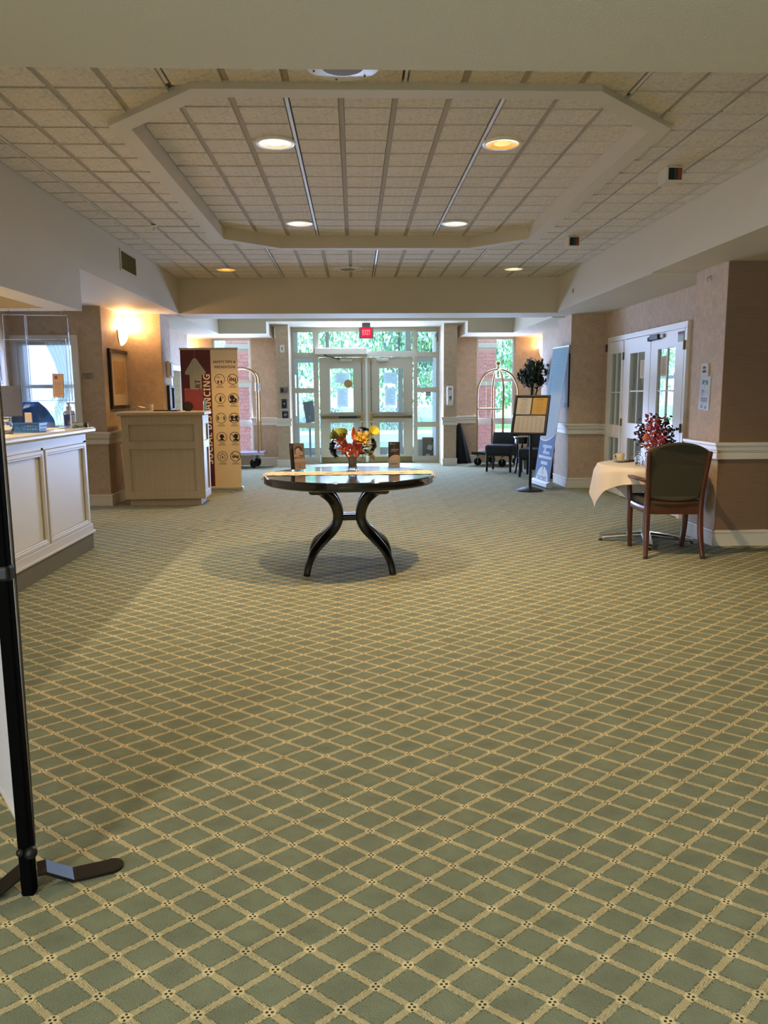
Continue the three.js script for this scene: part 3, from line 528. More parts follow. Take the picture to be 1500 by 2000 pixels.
{
  const photo = print(160, 400, (x, w, h) => {
    x.fillStyle = '#5c524e'; x.fillRect(0, 0, w, h); const g = x.createLinearGradient(0, 200, 0, 400); g.addColorStop(0, '#675951'); g.addColorStop(1, '#8a786c'); x.fillStyle = g; x.fillRect(0, 200, w, 200);
    x.fillStyle = '#2f2622'; x.beginPath(); x.ellipse(76, 95, 56, 54, 0.3, 0, 7); x.fill(); x.fillRect(100, 90, 34, 90); x.fillStyle = '#93807a'; x.beginPath(); x.ellipse(64, 118, 34, 46, 0.1, 0, 7); x.fill(); x.fillStyle = '#84756f'; x.beginPath(); x.ellipse(96, 160, 40, 50, 0.6, 0, 7); x.fill(); x.beginPath(); x.ellipse(34, 190, 40, 34, 0, 0, 7); x.fill();
    x.fillStyle = '#3a302b'; x.fillRect(0, 208, 60, 12); x.beginPath(); x.ellipse(100, 190, 22, 10, 0, 0, 7); x.fill(); x.fillStyle = '#8d7b73'; x.fillRect(0, 235, w, 50);
    x.strokeStyle = '#2a211d'; x.lineWidth = 5; x.beginPath(); x.arc(74, 330, 8, 3.1, 6.3); x.stroke(); lines(x, 40, 350, 84, 2, 12, 5, '#4a3f38');
  });
  const dark = print(160, 400, (x, w, h) => { x.fillStyle = '#17100f'; x.fillRect(0, 0, w, h); x.fillStyle = '#54474d'; x.fillRect(14, 30, 50, 60); x.fillStyle = '#17100f'; x.fillRect(32, 48, 12, 40); });
  const leaflet = print(200, 470, (x, w, h) => {
    x.fillStyle = '#0c0b0d'; x.fillRect(0, 0, w, h); x.fillStyle = '#2a1512'; x.fillRect(60, 160, 140, 90); x.fillStyle = '#0c0b0d'; x.fillRect(0, 150, 90, 110);
    x.fillStyle = '#8f8177'; x.beginPath(); x.moveTo(0, 300); x.quadraticCurveTo(60, 232, 120, 228); x.quadraticCurveTo(180, 228, 200, 252); x.lineTo(200, 470); x.lineTo(0, 470); x.fill();
    x.fillStyle = '#6f6f70'; x.fillRect(24, 18, 34, 14); x.fillRect(24, 36, 108, 12); x.strokeStyle = '#55565a'; x.lineWidth = 4; x.beginPath(); x.ellipse(100, 98, 13, 22, 0, 0, 7); x.stroke();
    x.fillStyle = '#6a686b'; x.fillRect(48, 128, 130, 22); x.fillRect(34, 164, 110, 10); x.fillStyle = '#93847a'; x.fillRect(60, 250, 84, 80);
    lines(x, 20, 350, 150, 2, 10, 4, '#8b7768'); x.fillStyle = '#140b08'; x.fillRect(38, 385, 118, 14);
  });
  const place = (o, x, y, z, turn, tilt) => { o.position.set(x, y, z); o.rotation.order = 'YXZ'; o.rotation.set(-tilt, turn, 0); };
  place(tag(sheet('brochure', 0.096, 0.222, 0.004, photo, 0x2a2422), 'tall brochure with a brown toned portrait photo, leaning in the left holder', 'brochure'), -0.469, 0.881, -6.588, 0.42, 0.16);
  place(tag(sheet('brochure', 0.096, 0.222, 0.006, dark, 0x17100f), 'dark brown brochure peeking out behind the portrait brochure in the left holder', 'brochure'), -0.502, 0.881, -6.602, 0.42, 0.16);
  place(tag(sheet('leaflet', 0.098, 0.225, 0.006, leaflet, 0x1a1412), 'black and tan leaflet standing upright in the right holder on the table', 'leaflet'), 0.335, 0.882, -6.622, -0.06, 0.12);
}
// ================================================================ reception counter on the left
{
  const c = thing('reception_counter', 'long white panelled reception counter with a carpeted kick base', 'counter');
  const X = -2.43;
  mesh('body', BB(-3.2, X - 0.03, 0.155, 1.068, -3.6, -7.19), m.deskWhite, c);
  mesh('kick_base', [BB(-3.15, X - 0.005, 0, 0.15, -3.6, -7.2)], m.kick, c);
  const wd = 0.92, zs = [-7.12, -6.165, -5.21, -4.255];
  for (const z of zs) {
    const a = z, b = z + wd;
    mesh('panel', BB(X - 0.034, X - 0.024, 0.25, 0.97, a, b), S(0xd2cfc9, 0.45), c);
    mesh('panel_moulding', [plate(rect(-b, -a, 0.235, 0.985), 0.028, [rect(-b + 0.034, -a - 0.034, 0.269, 0.951).reverse()], 0.006), plate(rect(-b + 0.02, -a - 0.02, 0.255, 0.965), 0.02, [rect(-b + 0.05, -a - 0.05, 0.285, 0.935).reverse()], 0.006)].map((g) => g.rotateY(Math.PI / 2).translate(X - 0.012, 0, 0)), m.deskWhite, c);
  }
  for (const z of zs.slice(0, 3).map((q) => q + wd + 0.0175)) mesh('stile', BB(X - 0.03, X - 0.016, 0.2, 1.0, z - 0.02, z + 0.02), m.deskWhite, c);
  mesh('stile', BB(X - 0.03, X - 0.016, 0.2, 1.0, -7.19, -7.125), m.deskWhite, c);
  mesh('top_rail', BB(X - 0.03, X - 0.016, 0.985, 1.065, -3.6, -7.19), m.deskWhite, c);
  mesh('base_cap', [RBB(-3.1, X + 0.014, 0.15, 0.175, -3.6, -7.225, 0.006), RBB(-3.1, X, 0.165, 0.235, -3.6, -7.2, 0.006)], m.deskWhite, c);
  mesh('countertop', RB(0.92, 0.055, 3.75, 0.024, X + 0.05 - 0.46, 1.0925, -5.425, 4), S(0xd9d1c2, 0.3), c);
}
const CT = 1.12;
{
  const b = thing('pump_bottle', 'clear sanitizer bottle with blue label and tan pump at the counter end', 'bottle', [-2.545, CT, -7.1]);
  mesh('bottle_body', LA([[0, 0], [0.047, 0], [0.05, 0.006], [0.05, 0.125], [0.044, 0.145], [0.022, 0.155], [0.02, 0.165], [0, 0.165]], 28), M(0xe4ecf4, 0.08, { transmission: 0.6, thickness: 0.02 }), b);
  const lab = print(300, 120, (x, w, h) => { x.fillStyle = '#1f3a6e'; x.fillRect(0, 0, w, h); for (let i = 0; i < 3; i++) { x.fillStyle = '#e9ecef'; x.fillRect(20 + i * 100, 6, 44, 108); x.fillStyle = '#27406e'; x.save(); x.translate(38 + i * 100, 104); x.rotate(-Math.PI / 2); x.font = 'bold 17px sans-serif'; x.fillText('SANITIZER', 2, 10); x.restore(); } });
  mesh('label', new THREE.CylinderGeometry(0.0506, 0.0506, 0.1, 28, 1, true).translate(0, 0.068, 0), S(0xffffff, 0.4, { map: lab, side: THREE.DoubleSide }), b, true);
  mesh('pump', [CY(0.022, 0.022, 0.028, 0, 0.175, 0), CY(0.009, 0.009, 0.03, 0, 0.2, 0), RB(0.075, 0.012, 0.02, 0.005, 0.02, 0.219, 0)], S(0xc2a48a, 0.5), b);
}
{
  const g = thing('thermometer_gun', 'grey handheld thermometer with a round black nose lying beside the pump bottle', 'thermometer', [-2.46, CT, -7.08], 0.12);
  mesh('body', [RB(0.10, 0.042, 0.045, 0.018, 0, 0.024, 0), RB(0.04, 0.03, 0.1, 0.014, -0.035, 0.018, 0.05)], S(0x9d9c98, 0.45), g);
  mesh('nose', CY(0.021, 0.021, 0.03, 0, 0, 0, 20).rotateZ(Math.PI / 2).translate(0.062, 0.024, 0), m.black, g); mesh('screen', RB(0.03, 0.004, 0.03, 0.0015, -0.02, 0.046, 0), m.black, g);
}
{
  const k = thing('plastic_basket', 'blue plastic basket with slotted sides on the white counter', 'basket', [-2.56, CT, -6.25]);
  const wall = (w) => plate([[-w / 2 + 0.008, 0], [w / 2 - 0.008, 0], [w / 2, 0.068], [-w / 2, 0.068]], 0.004, [0, 1].flatMap((r) => Array.from({ length: Math.round(w / 0.02) - 2 }, (_, i) => { const x = -w / 2 + 0.024 + i * 0.02, y = 0.016 + r * 0.024; return rect(x, x + 0.011, y, y + 0.013).reverse(); })));
  const blue = S(0x2f68ae, 0.4);
  mesh('base', RB(0.20, 0.004, 0.14, 0.0015, 0, 0.004, 0), blue, k);
  for (const s of [-1, 1]) { mesh('side_wall', wall(0.215).rotateX(s * 0.06).translate(0, 0.003, s * 0.073), blue, k); mesh('end_wall', wall(0.15).rotateX(s * 0.06).rotateY(Math.PI / 2).translate(s * 0.104, 0.003, 0), blue, k); }
  mesh('rim', [frameGeo(-0.113, 0.113, -0.083, 0.083, 0.008, 0.008).rotateX(-Math.PI / 2).translate(0, 0.071, 0)], blue, k);
}
{
  const j = thing('glass_jar', 'small clear ribbed glass jar beside the blue basket', 'jar', [-2.62, CT, -5.98]);
  mesh('jar_body', LA([[0, 0], [0.045, 0], [0.052, 0.01], [0.052, 0.075], [0.042, 0.095], [0.045, 0.11], [0.042, 0.11], [0.038, 0.094], [0.047, 0.073], [0.047, 0.012], [0, 0.008]], 18), m.crystal, j); mesh('lid', LA([[0, 0.125], [0.04, 0.122], [0.046, 0.112], [0.046, 0.108], [0, 0.108]], 20), m.chrome, j);
}
{
  const s = thing('counter_monitor', 'grey monitor seen from its back behind the counter front', 'monitor', [-3.0, CT - 0.02, -6.75], 0.35);
  mesh('casing', RB(0.36, 0.26, 0.035, 0.01, 0, 0.26, 0), S(0x54576a, 0.5), s); mesh('stand', [RB(0.05, 0.16, 0.03, 0.008, 0, 0.1, -0.01), RB(0.18, 0.015, 0.13, 0.005, 0, 0.008, 0)], S(0x5e5e64, 0.5), s); mesh('screen', RB(0.33, 0.23, 0.004, 0.001, 0, 0.26, -0.019), m.black, s);
}
{
  const bag = surf(24, 16, (u, v) => { const th = u * Math.PI * 2, r = (1 - 0.72 * v ** 1.5) * (1 + 0.16 * Math.sin(th * 5 + v * 4) * (0.3 + v)); return [-2.86 + 0.2 * r * Math.cos(th), CT + 0.003 + 0.23 * v, -7.06 + 0.12 * r * Math.sin(th)]; }, 0.002);
  tag(mesh('plastic_bag', bag, M(0x1c7fe0, 0.3, { side: THREE.DoubleSide, transmission: 0.25, thickness: 0 })), 'bright blue crumpled plastic bag standing behind the counter shield', 'bag');
}
{
  const c = thing('card_stand', 'small beige card in a stand behind the blue basket', 'card', [-2.66, CT, -6.5]); mesh('card', RB(0.055, 0.13, 0.012, 0.002, 0, 0.085, 0), S(0xb9a99c, 0.7), c); mesh('foot', RB(0.07, 0.02, 0.05, 0.004, 0, 0.01, 0), m.acrylic, c);
}
{
  const p = tag(mesh('paper_pad', [RB(0.18, 0.006, 0.13, 0.001, -2.6, CT + 0.0035, -6.85), RB(0.16, 0.004, 0.11, 0.001, -2.61, CT + 0.0085, -6.84)], S(0xdfe6e4, 0.8)), 'loose white papers lying on the counter near the pump bottle', 'papers');
  tag(mesh('clipboard', [RB(0.2, 0.006, 0.1, 0.002, -2.55, CT + 0.0035, -7.0), RB(0.03, 0.01, 0.05, 0.003, -2.63, CT + 0.01, -7.0)], S(0x4fa2b4, 0.6)), 'teal clipboard lying flat at the foot of the pump bottle', 'clipboard');
}
function shield(x0, x1, y0, y1, z, label, turn = 0) {
  const s = thing('clear_shield', label, 'shield', [(x0 + x1) / 2, y0, z], turn); const w = x1 - x0, h = y1 - y0;
  mesh('sheet', RB(w, h, 0.005, 0.001, 0, h / 2, 0), M(0xf3f6fc, 0.03, { transmission: 1, thickness: 0, ior: 1.6 }), s);
  mesh('polished_edge', frameGeo(-w / 2, w / 2, 0, h, 0.006, 0.0065), M(0xe8eeff, 0.2, { transmission: 0.6, thickness: 0, roughness: 0.4 }), s);
  return s;
}
shield(-2.82, -2.47, 1.36, 2.095, -6.995, 'wide clear plastic shield hanging from two hooks over the counter end', 0.06);
shield(-3.02, -2.83, 1.36, 2.10, -6.99, 'narrow clear plastic shield hanging left of the wide one');
shield(-2.99, -2.46, 1.122, 1.885, -6.90, 'low clear plastic shield standing on the counter top');
function hook(x, z, label) {
  const h = thing('hook_ring', label, 'hook', [x, 2.09, z]);
  mesh('ring', new THREE.TorusGeometry(0.022, 0.0018, 6, 20).translate(0, -0.012, 0), m.steel, h);
  mesh('hanger', [TU([[-0.022, -0.012, 0], [-0.012, 0.02, 0], [-0.003, 0.05, 0]], 0.0016, 8, 5), TU([[0.022, -0.012, 0], [0.012, 0.02, 0], [0.003, 0.05, 0]], 0.0016, 8, 5)], m.steel, h);
}
hook(-2.49, -7.0, 'pale hook ring at the outer corner of the hanging shield'); hook(-2.79, -6.99, 'thin wire hook ring between the two hanging shields'); hook(-2.96, -6.99, 'thin wire hook ring nearest the framed notice on the office wall');
{
  const t = print(120, 240, (x, w, h) => { x.fillStyle = '#b99a85'; x.fillRect(0, 0, w, h); x.strokeStyle = '#6b4a3a'; x.lineWidth = 3; x.strokeRect(3, 3, w - 6, h - 6); x.fillStyle = '#7a4f3e'; x.fillRect(20, 20, 34, 34); lines(x, 16, 90, 86, 8, 18, 4, '#6e4d3d'); });
  const p = tag(sheet('paper_notice', 0.095, 0.2, 0.002, t, 0xb99a85), 'brown printed notice taped on the clear shield above the pump bottle', 'notice'); p.position.set(-2.545, 1.49, -6.885); p.rotation.z = -0.04;
}
{
  const f = thing('framed_notice', 'small grey framed notice on the pale office wall', 'picture', [-4.235, 1.75, -9.5], Math.PI / 2);
  mesh('frame', frameGeo(-0.17, 0.17, -0.2, 0.2, 0.045, 0.025), S(0x7b7480, 0.5), f);
  const t = print(120, 150, (x, w, h) => { x.fillStyle = '#d8cfd2'; x.fillRect(0, 0, w, h); for (let i = 0; i < 3; i++) { x.fillStyle = '#a99aa0'; x.fillRect(40, 16 + i * 46, 40, 28); } });
  const s = sheet('print', 0.26, 0.32, 0.008, t, 0xd8cfd2, f); s.position.z = 0.002;
}
{
  const c = (n, x0, x1, w0, label, sgn) => {
    const g = surf(40, 20, (u, v) => { const y = 2.08 - v * 1.05, pinch = sgn * (1 - Math.cos(Math.min(1, v * 1.6) * Math.PI)) * 0.05, x = x0 + (x1 - x0) * (u * (1 - w0 * Math.sin(Math.min(1, v * 1.25) * Math.PI * 0.8))) ; return [x + pinch * 0.2, y, -10.06 + 0.02 * Math.sin(u * 38 + v)]; });
    const o = thing(n, label, 'curtain'); mesh('cloth', g, M(0xffffff, 0.8, { transmission: 0.9, thickness: 0, side: THREE.DoubleSide }), o); mesh('curtain_rod', bar([x0, 2.085, -10.06], [x1, 2.085, -10.06], 0.008), m.white, o);
  };
  c('sheer_curtain', -3.51, -3.86, 0.5, 'sheer lavender curtain gathered at the right of the office window', -1);
  c('sheer_curtain', -4.18, -4.07, 0.2, 'thin pale curtain strip at the left of the office window', 1);
}
{
  const t = print(200, 110, (x, w, h) => { x.fillStyle = '#9d9488'; x.fillRect(0, 0, w, h); x.fillStyle = '#3a332c'; x.font = 'bold 26px sans-serif'; x.textAlign = 'center'; x.fillText('EMPLOYEES', 100, 36); x.fillText('ONLY', 100, 66); x.fillText('PLEASE', 100, 96); });
  const s = tag(sheet('wall_plaque', 0.14, 0.08, 0.008, t, 0x9d9488), 'small grey lettered plaque on the brown wall left of the sconce', 'sign'); s.position.set(-3.342, 1.648, -10.045);
}
// ================================================================ oak kiosk desk
{
  const k = thing('host_stand', 'whitewashed oak host stand with panelled front near the left pillar', 'podium', [-2.445, 0, -10.22], 0.03);
  mesh('body', BB(-0.495, 0.495, 0.085, 1.15, -0.24, 0.215), m.oak, k);
  mesh('front_frame', [plate(rect(-0.5, 0.5, 0.085, 1.15), 0.028, [rect(-0.41, 0.4, 0.825, 1.035).reverse(), rect(-0.41, 0.4, 0.185, 0.725).reverse()], 0.006).translate(0, 0, 0.231)], m.oak, k);
  mesh('front_panel', BB(-0.42, 0.41, 0.815, 1.045, 0.21, 0.219), m.oak, k); mesh('front_panel', BB(-0.42, 0.41, 0.175, 0.735, 0.21, 0.219), m.oak, k);
  mesh('side_frame', [plate(rect(-0.24, 0.24, 0.085, 1.15), 0.02, [rect(-0.16, 0.16, 0.825, 1.035).reverse(), rect(-0.16, 0.16, 0.185, 0.725).reverse()], 0.005).rotateY(Math.PI / 2).translate(0.505, 0, 0)], m.oak, k);
  mesh('kick_base', BB(-0.45, 0.45, 0, 0.09, -0.2, 0.19), m.oak, k);
  mesh('worktop', RB(1.10, 0.05, 0.60, 0.022, 0.0, 1.175, 0, 4), m.oak, k);
}
const KT = 1.2;
{
  const t = print(200, 240, (x, w, h) => { x.fillStyle = '#d5645e'; x.fillRect(0, 0, w, h); for (let i = 0; i < 60; i++) { x.fillStyle = i % 2 ? 'rgba(225,140,130,.28)' : 'rgba(190,70,66,.2)'; x.fillRect(hash(i, 1) * w, hash(i, 2) * h, 20 + 50 * hash(i, 3), 4); } });
  const s = thing('sign_holder', 'coral pink sheet in a clear standing holder on the host stand', 'sign', [-2.06, KT, -10.2], 0.05);
  const p = sheet('pink_sheet', 0.23, 0.265, 0.003, t, 0xd5645e, s); p.position.y = 0.14; mesh('clear_sleeve', RB(0.245, 0.275, 0.006, 0.001, 0, 0.14, -0.002), m.acrylic, s); mesh('foot', RB(0.245, 0.006, 0.09, 0.002, 0, 0.003, 0), m.acrylic, s);
}
{
  const d = thing('round_speaker', 'round black disc standing in front of the coral pink sheet', 'speaker', [-2.115, KT, -10.08]);
  mesh('disc', CY(0.062, 0.062, 0.03, 0, 0, 0, 32).rotateX(Math.PI / 2).translate(0, 0.06, 0), m.black, d); mesh('brown_face', CY(0.056, 0.056, 0.004, 0, 0, 0, 32).rotateX(Math.PI / 2).translate(0.004, 0.06, 0.016), S(0x4a342d, 0.6), d); mesh('foot', RB(0.06, 0.012, 0.05, 0.004, 0, 0.006, 0), m.black, d);
}
tag(mesh('flat_tablet', [RB(0.30, 0.014, 0.2, 0.005, -2.40, KT + 0.008, -10.14)], m.black), 'flat black tray lying in the middle of the host stand top', 'tray');
{
  const c = thing('paper_tray', 'white tray with curled papers on the host stand', 'papers', [-2.70, KT, -10.12], 0.06);
  mesh('tray', [RB(0.2, 0.012, 0.16, 0.004, 0, 0.006, 0), RB(0.2, 0.03, 0.01, 0.003, 0, 0.02, -0.075)], S(0xd8d3c6, 0.5), c);
  mesh('paper', surf(12, 4, (u, v) => [(u - 0.5) * 0.22, 0.05 + 0.012 * Math.sin(u * 7) + 0.01 * u, (v - 0.5) * 0.14], 0.002), m.paperWhite, c); mesh('upright_card', RB(0.03, 0.085, 0.05, 0.006, 0.115, 0.045, 0), m.paperWhite, c);
}
{
  const c = thing('clear_cup', 'tall clear plastic holder at the left end of the host stand', 'holder', [-2.89, KT, -10.15]);
  mesh('sleeve', RB(0.045, 0.11, 0.045, 0.004, 0, 0.06, 0), m.acrylic, c); mesh('base', RB(0.06, 0.006, 0.06, 0.002, 0, 0.003, 0), m.acrylic, c);
}
{
  const c = thing('pen_bottle', 'slim pale green bottle right of the coral sheet', 'bottle', [-1.918, KT, -10.16]); mesh('bottle_body', LA([[0, 0], [0.018, 0], [0.02, 0.01], [0.02, 0.12], [0.009, 0.135], [0, 0.136]], 18), M(0xbfe6d6, 0.2, { transmission: 0.5, thickness: 0.01 }), c); mesh('cap', CY(0.01, 0.01, 0.03, 0, 0.15, 0, 14), m.white, c);
}
// ================================================================ banners
{
  const pr = print(820, 2000, (x, w, h) => {
    const X = (f) => f * w, Y = (f) => f * h;
    x.fillStyle = '#5c1f17'; x.fillRect(0, 0, w, h); x.fillStyle = '#ecdcbc'; x.fillRect(X(0.527), 0, w, h);
    x.fillStyle = '#a9ac9b'; x.beginPath(); x.moveTo(X(0.25), Y(0.062)); x.quadraticCurveTo(X(0.29), Y(0.065), X(0.31), Y(0.085)); x.lineTo(X(0.435), Y(0.16)); x.quadraticCurveTo(X(0.44), Y(0.178), X(0.40), Y(0.18)); x.lineTo(X(0.36), Y(0.18)); x.lineTo(X(0.36), Y(0.97)); x.lineTo(X(0.15), Y(0.97)); x.lineTo(X(0.15), Y(0.18)); x.lineTo(X(0.10), Y(0.18)); x.quadraticCurveTo(X(0.06), Y(0.176), X(0.075), Y(0.16)); x.lineTo(X(0.19), Y(0.085)); x.quadraticCurveTo(X(0.21), Y(0.065), X(0.25), Y(0.062)); x.fill();
    const up = (t, fx, fy, size, col, sx = 1) => { x.save(); x.translate(X(fx), Y(fy)); x.rotate(-Math.PI / 2); x.scale(sx, 1); x.fillStyle = col; x.font = 'bold ' + size + 'px sans-serif'; x.textAlign = 'right'; x.fillText(t, 0, 0); x.restore(); };
    up('SOCIAL DISTANCING', 0.505, 0.172, 136, '#f6e9d8', 0.98); up('DO YOUR PART', 0.335, 0.215, 108, '#4a1a14'); up('PLEASE', 0.135, 0.275, 90, '#e9cfc4');
    x.fillStyle = '#33251a'; x.textAlign = 'center'; x.font = 'bold 49px sans-serif'; x.fillText('SAFETY TIPS &', X(0.765), Y(0.098)); x.fillText('PREVENTION', X(0.775), Y(0.135));
    const dk = '#1c120c';
    const circ = (cx, cy, no, soft) => { x.lineWidth = 9; x.strokeStyle = soft ? '#6d5a40' : dk; x.beginPath(); x.arc(cx, cy, 72, 0, 7); x.stroke(); if (no) { x.beginPath(); x.moveTo(cx - 52, cy - 50); x.lineTo(cx + 52, cy + 50); x.stroke(); } };
    const person = (cx, cy, s) => { x.fillStyle = dk; x.beginPath(); x.arc(cx, cy - 20 * s, 8 * s, 0, 7); x.fill(); x.fillRect(cx - 9 * s, cy - 12 * s, 18 * s, 24 * s); x.fillRect(cx - 7 * s, cy + 10 * s, 6 * s, 20 * s); x.fillRect(cx + 1 * s, cy + 10 * s, 6 * s, 20 * s); };
    const head = (cx, cy, s, dir) => { x.fillStyle = dk; x.beginPath(); x.arc(cx, cy - 14 * s, 30 * s, 0, 7); x.fill(); x.fillRect(cx - 14 * s, cy + 4 * s, 28 * s, 26 * s); x.beginPath(); x.ellipse(cx, cy + 50 * s, 40 * s, 26 * s, 0, Math.PI, 0); x.fill(); x.beginPath(); x.moveTo(cx + dir * 26 * s, cy - 20 * s); x.lineTo(cx + dir * 42 * s, cy); x.lineTo(cx + dir * 24 * s, cy + 10 * s); x.fill(); };
    const LX = X(0.675), RX = X(0.905), rows = [0.214, 0.352, 0.494, 0.633, 0.774].map(Y);
    circ(LX, rows[0], 0, 1); x.fillStyle = dk; x.fillRect(LX - 50, rows[0] - 36, 50, 6); x.fillRect(LX - 4, rows[0] - 36, 8, 16); for (const s of [-22, 22]) { x.beginPath(); x.ellipse(LX + s, rows[0] + 36, 12, 22, 0, 0, 7); x.fill(); }
    for (const s of [-40, -14, 14, 40]) person(RX + s, rows[0] + 4, 0.95); circ(RX, rows[0], 1);
    circ(LX, rows[1], 0, 1); x.fillStyle = dk; x.fillRect(LX - 16, rows[1] - 14, 32, 60); x.fillRect(LX - 6, rows[1] - 34, 12, 22); x.fillRect(LX - 6, rows[1] - 36, 44, 6); x.fillRect(LX + 32, rows[1] - 34, 8, 36);
    head(RX - 18, rows[1], 1.15, 1); x.beginPath(); x.ellipse(RX + 30, rows[1] + 26, 18, 30, 0.3, 0, 7); x.fill(); circ(RX, rows[1], 0);
    person(LX - 44, rows[2], 1.1); person(LX + 44, rows[2], 1.1); x.fillStyle = '#b39b70'; x.fillRect(LX - 20, rows[2] - 4, 40, 8); circ(LX, rows[2], 0, 1);
    head(RX - 30, rows[2], 0.9, 1); head(RX + 32, rows[2], 0.9, -1); circ(RX, rows[2], 0);
    head(LX, rows[3], 1, 1); circ(LX, rows[3], 0, 1); head(RX + 16, rows[3], 1.1, -1); circ(RX, rows[3], 1);
    circ(LX, rows[4], 0, 1); x.strokeStyle = dk; x.lineWidth = 8; x.beginPath(); x.moveTo(LX - 48, rows[4] - 8); x.lineTo(LX, rows[4] - 44); x.lineTo(LX + 48, rows[4] - 8); x.stroke(); x.fillRect(LX - 36, rows[4] - 6, 6, 50); x.fillRect(LX + 30, rows[4] - 6, 6, 50); person(LX, rows[4] + 12, 0.9);
    x.fillStyle = dk; x.fillRect(RX - 50, rows[4] - 18, 100, 34); x.fillStyle = '#ecdcbc'; for (let i = 0; i < 5; i++) x.fillRect(RX - 44 + i * 19, rows[4] - 12, 13, 12); x.fillStyle = dk; for (const s of [-28, 28]) { x.beginPath(); x.arc(RX + s, rows[4] + 20, 9, 0, 7); x.fill(); } circ(RX, rows[4], 1);
    rows.forEach((y) => { for (const c of [LX, RX]) { x.fillStyle = '#6b5438'; x.fillRect(c - 42, y + 92, 84, 7); x.fillRect(c - 56, y + 110, 112, 7); } });
    x.strokeStyle = 'rgba(235,190,170,.55)'; x.lineWidth = 5; x.beginPath(); x.moveTo(X(0.25), 0); x.lineTo(X(0.255), Y(0.3)); x.stroke();
  });
  const b = thing('safety_banner', 'tall roll-up banner with grey arrow on maroon and safety icons on tan', 'banner', [-2.075, 0, -11.45]);
  const p = sheet('printed_panel', 0.815, 1.985, 0.004, pr, 0xe8dcc4, b, { rough: 0.35 }); p.position.set(0, 1.055, 0.01);
  mesh('top_rail', [RB(0.835, 0.03, 0.022, 0.006, 0, 2.055, 0.008)], m.alu, b); mesh('base_cassette', RB(0.86, 0.06, 0.12, 0.02, 0, 0.045, 0), m.alu, b); mesh('support_pole', bar([0, 0.07, -0.02], [0, 2.05, -0.01], 0.009), m.alu, b);
  for (const s of [-1, 1]) mesh('foot', RB(0.05, 0.015, 0.3, 0.006, s * 0.3, 0.008, 0), m.alu, b);
}
{
  const pr = print(512, 1600, (x, w, h) => {
    const g = x.createLinearGradient(0, 0, 0, h); g.addColorStop(0, '#8fb4c4'); g.addColorStop(0.3, '#8cb0c2'); g.addColorStop(0.36, '#b2bfc6'); g.addColorStop(0.55, '#a8bac6'); g.addColorStop(1, '#a4b6c2'); x.fillStyle = g; x.fillRect(0, 0, w, h);
    lines(x, 60, 60, 390, 7, 34, 16, '#7fb0cc'); x.fillStyle = '#6f9ec4'; x.fillRect(80, 330, 30, 340); for (let i = 0; i < 22; i++) { x.fillStyle = '#9db7c8'; x.fillRect(120, 560 + i * 22, 250 * hash(i, 5) + 60, 7); }
    x.fillStyle = '#5878a8'; x.beginPath(); x.moveTo(0, 1090); x.quadraticCurveTo(256, 1160, 512, 1000); x.lineTo(512, 1600); x.lineTo(0, 1600); x.fill(); x.strokeStyle = '#eef4f8'; x.lineWidth = 10; x.beginPath(); x.moveTo(0, 1080); x.quadraticCurveTo(256, 1150, 512, 990); x.stroke();
    x.fillStyle = '#bcd3ec'; x.fillRect(140, 1150, 300, 34); x.fillRect(200, 1184, 60, 50); x.fillRect(170, 1224, 220, 34); x.fillStyle = '#d9d5ee'; x.fillRect(40, 1280, 440, 34); x.fillStyle = '#cfe0f0'; x.fillRect(150, 1346, 220, 40);
    x.fillStyle = '#e8eef2'; x.beginPath(); x.moveTo(40, 1600); x.quadraticCurveTo(60, 1430, 256, 1404); x.quadraticCurveTo(450, 1430, 470, 1600); x.fill(); x.fillStyle = '#1d2a48'; x.beginPath(); x.arc(256, 1424, 14, 0, 7); x.fill(); x.fillRect(236, 1440, 8, 60); x.fillRect(268, 1440, 8, 60); x.fillStyle = '#5d7090'; x.font = 'bold 74px sans-serif'; x.textAlign = 'center'; x.fillText('TACONIC', 256, 1575);
  });
  const b = thing('roll_up_banner', 'narrow pale blue roll-up banner leaning against the right pillar', 'banner', [2.815, 0, -11.57], -Math.PI / 2 + 0.12);
  const tilt = new THREE.Group(); // parts share the banner's lean
  const lean = 0.13, put = (o) => { o.rotation.x = -lean; return o; };
  const p = sheet('printed_panel', 0.62, 2.02, 0.004, pr, 0xe6eef4, b, { rough: 0.75 }); p.position.set(0, 0.06 + 1.01 * Math.cos(lean), 0.01 - 1.01 * Math.sin(lean)); put(p);
  mesh('top_rail', RB(0.645, 0.028, 0.022, 0.006, 0, 0.06 + 2.02 * Math.cos(lean), 0.008 - 2.02 * Math.sin(lean)), m.alu, b);
  mesh('base_cassette', [CY(0.05, 0.05, 0.68, 0, 0, 0, 20).rotateZ(Math.PI / 2).translate(0, 0.05, 0), RB(0.66, 0.07, 0.02, 0.006, 0, 0.05, 0.045)], S(0xd6d9dc, 0.4, { metalness: 0.3 }), b);
}
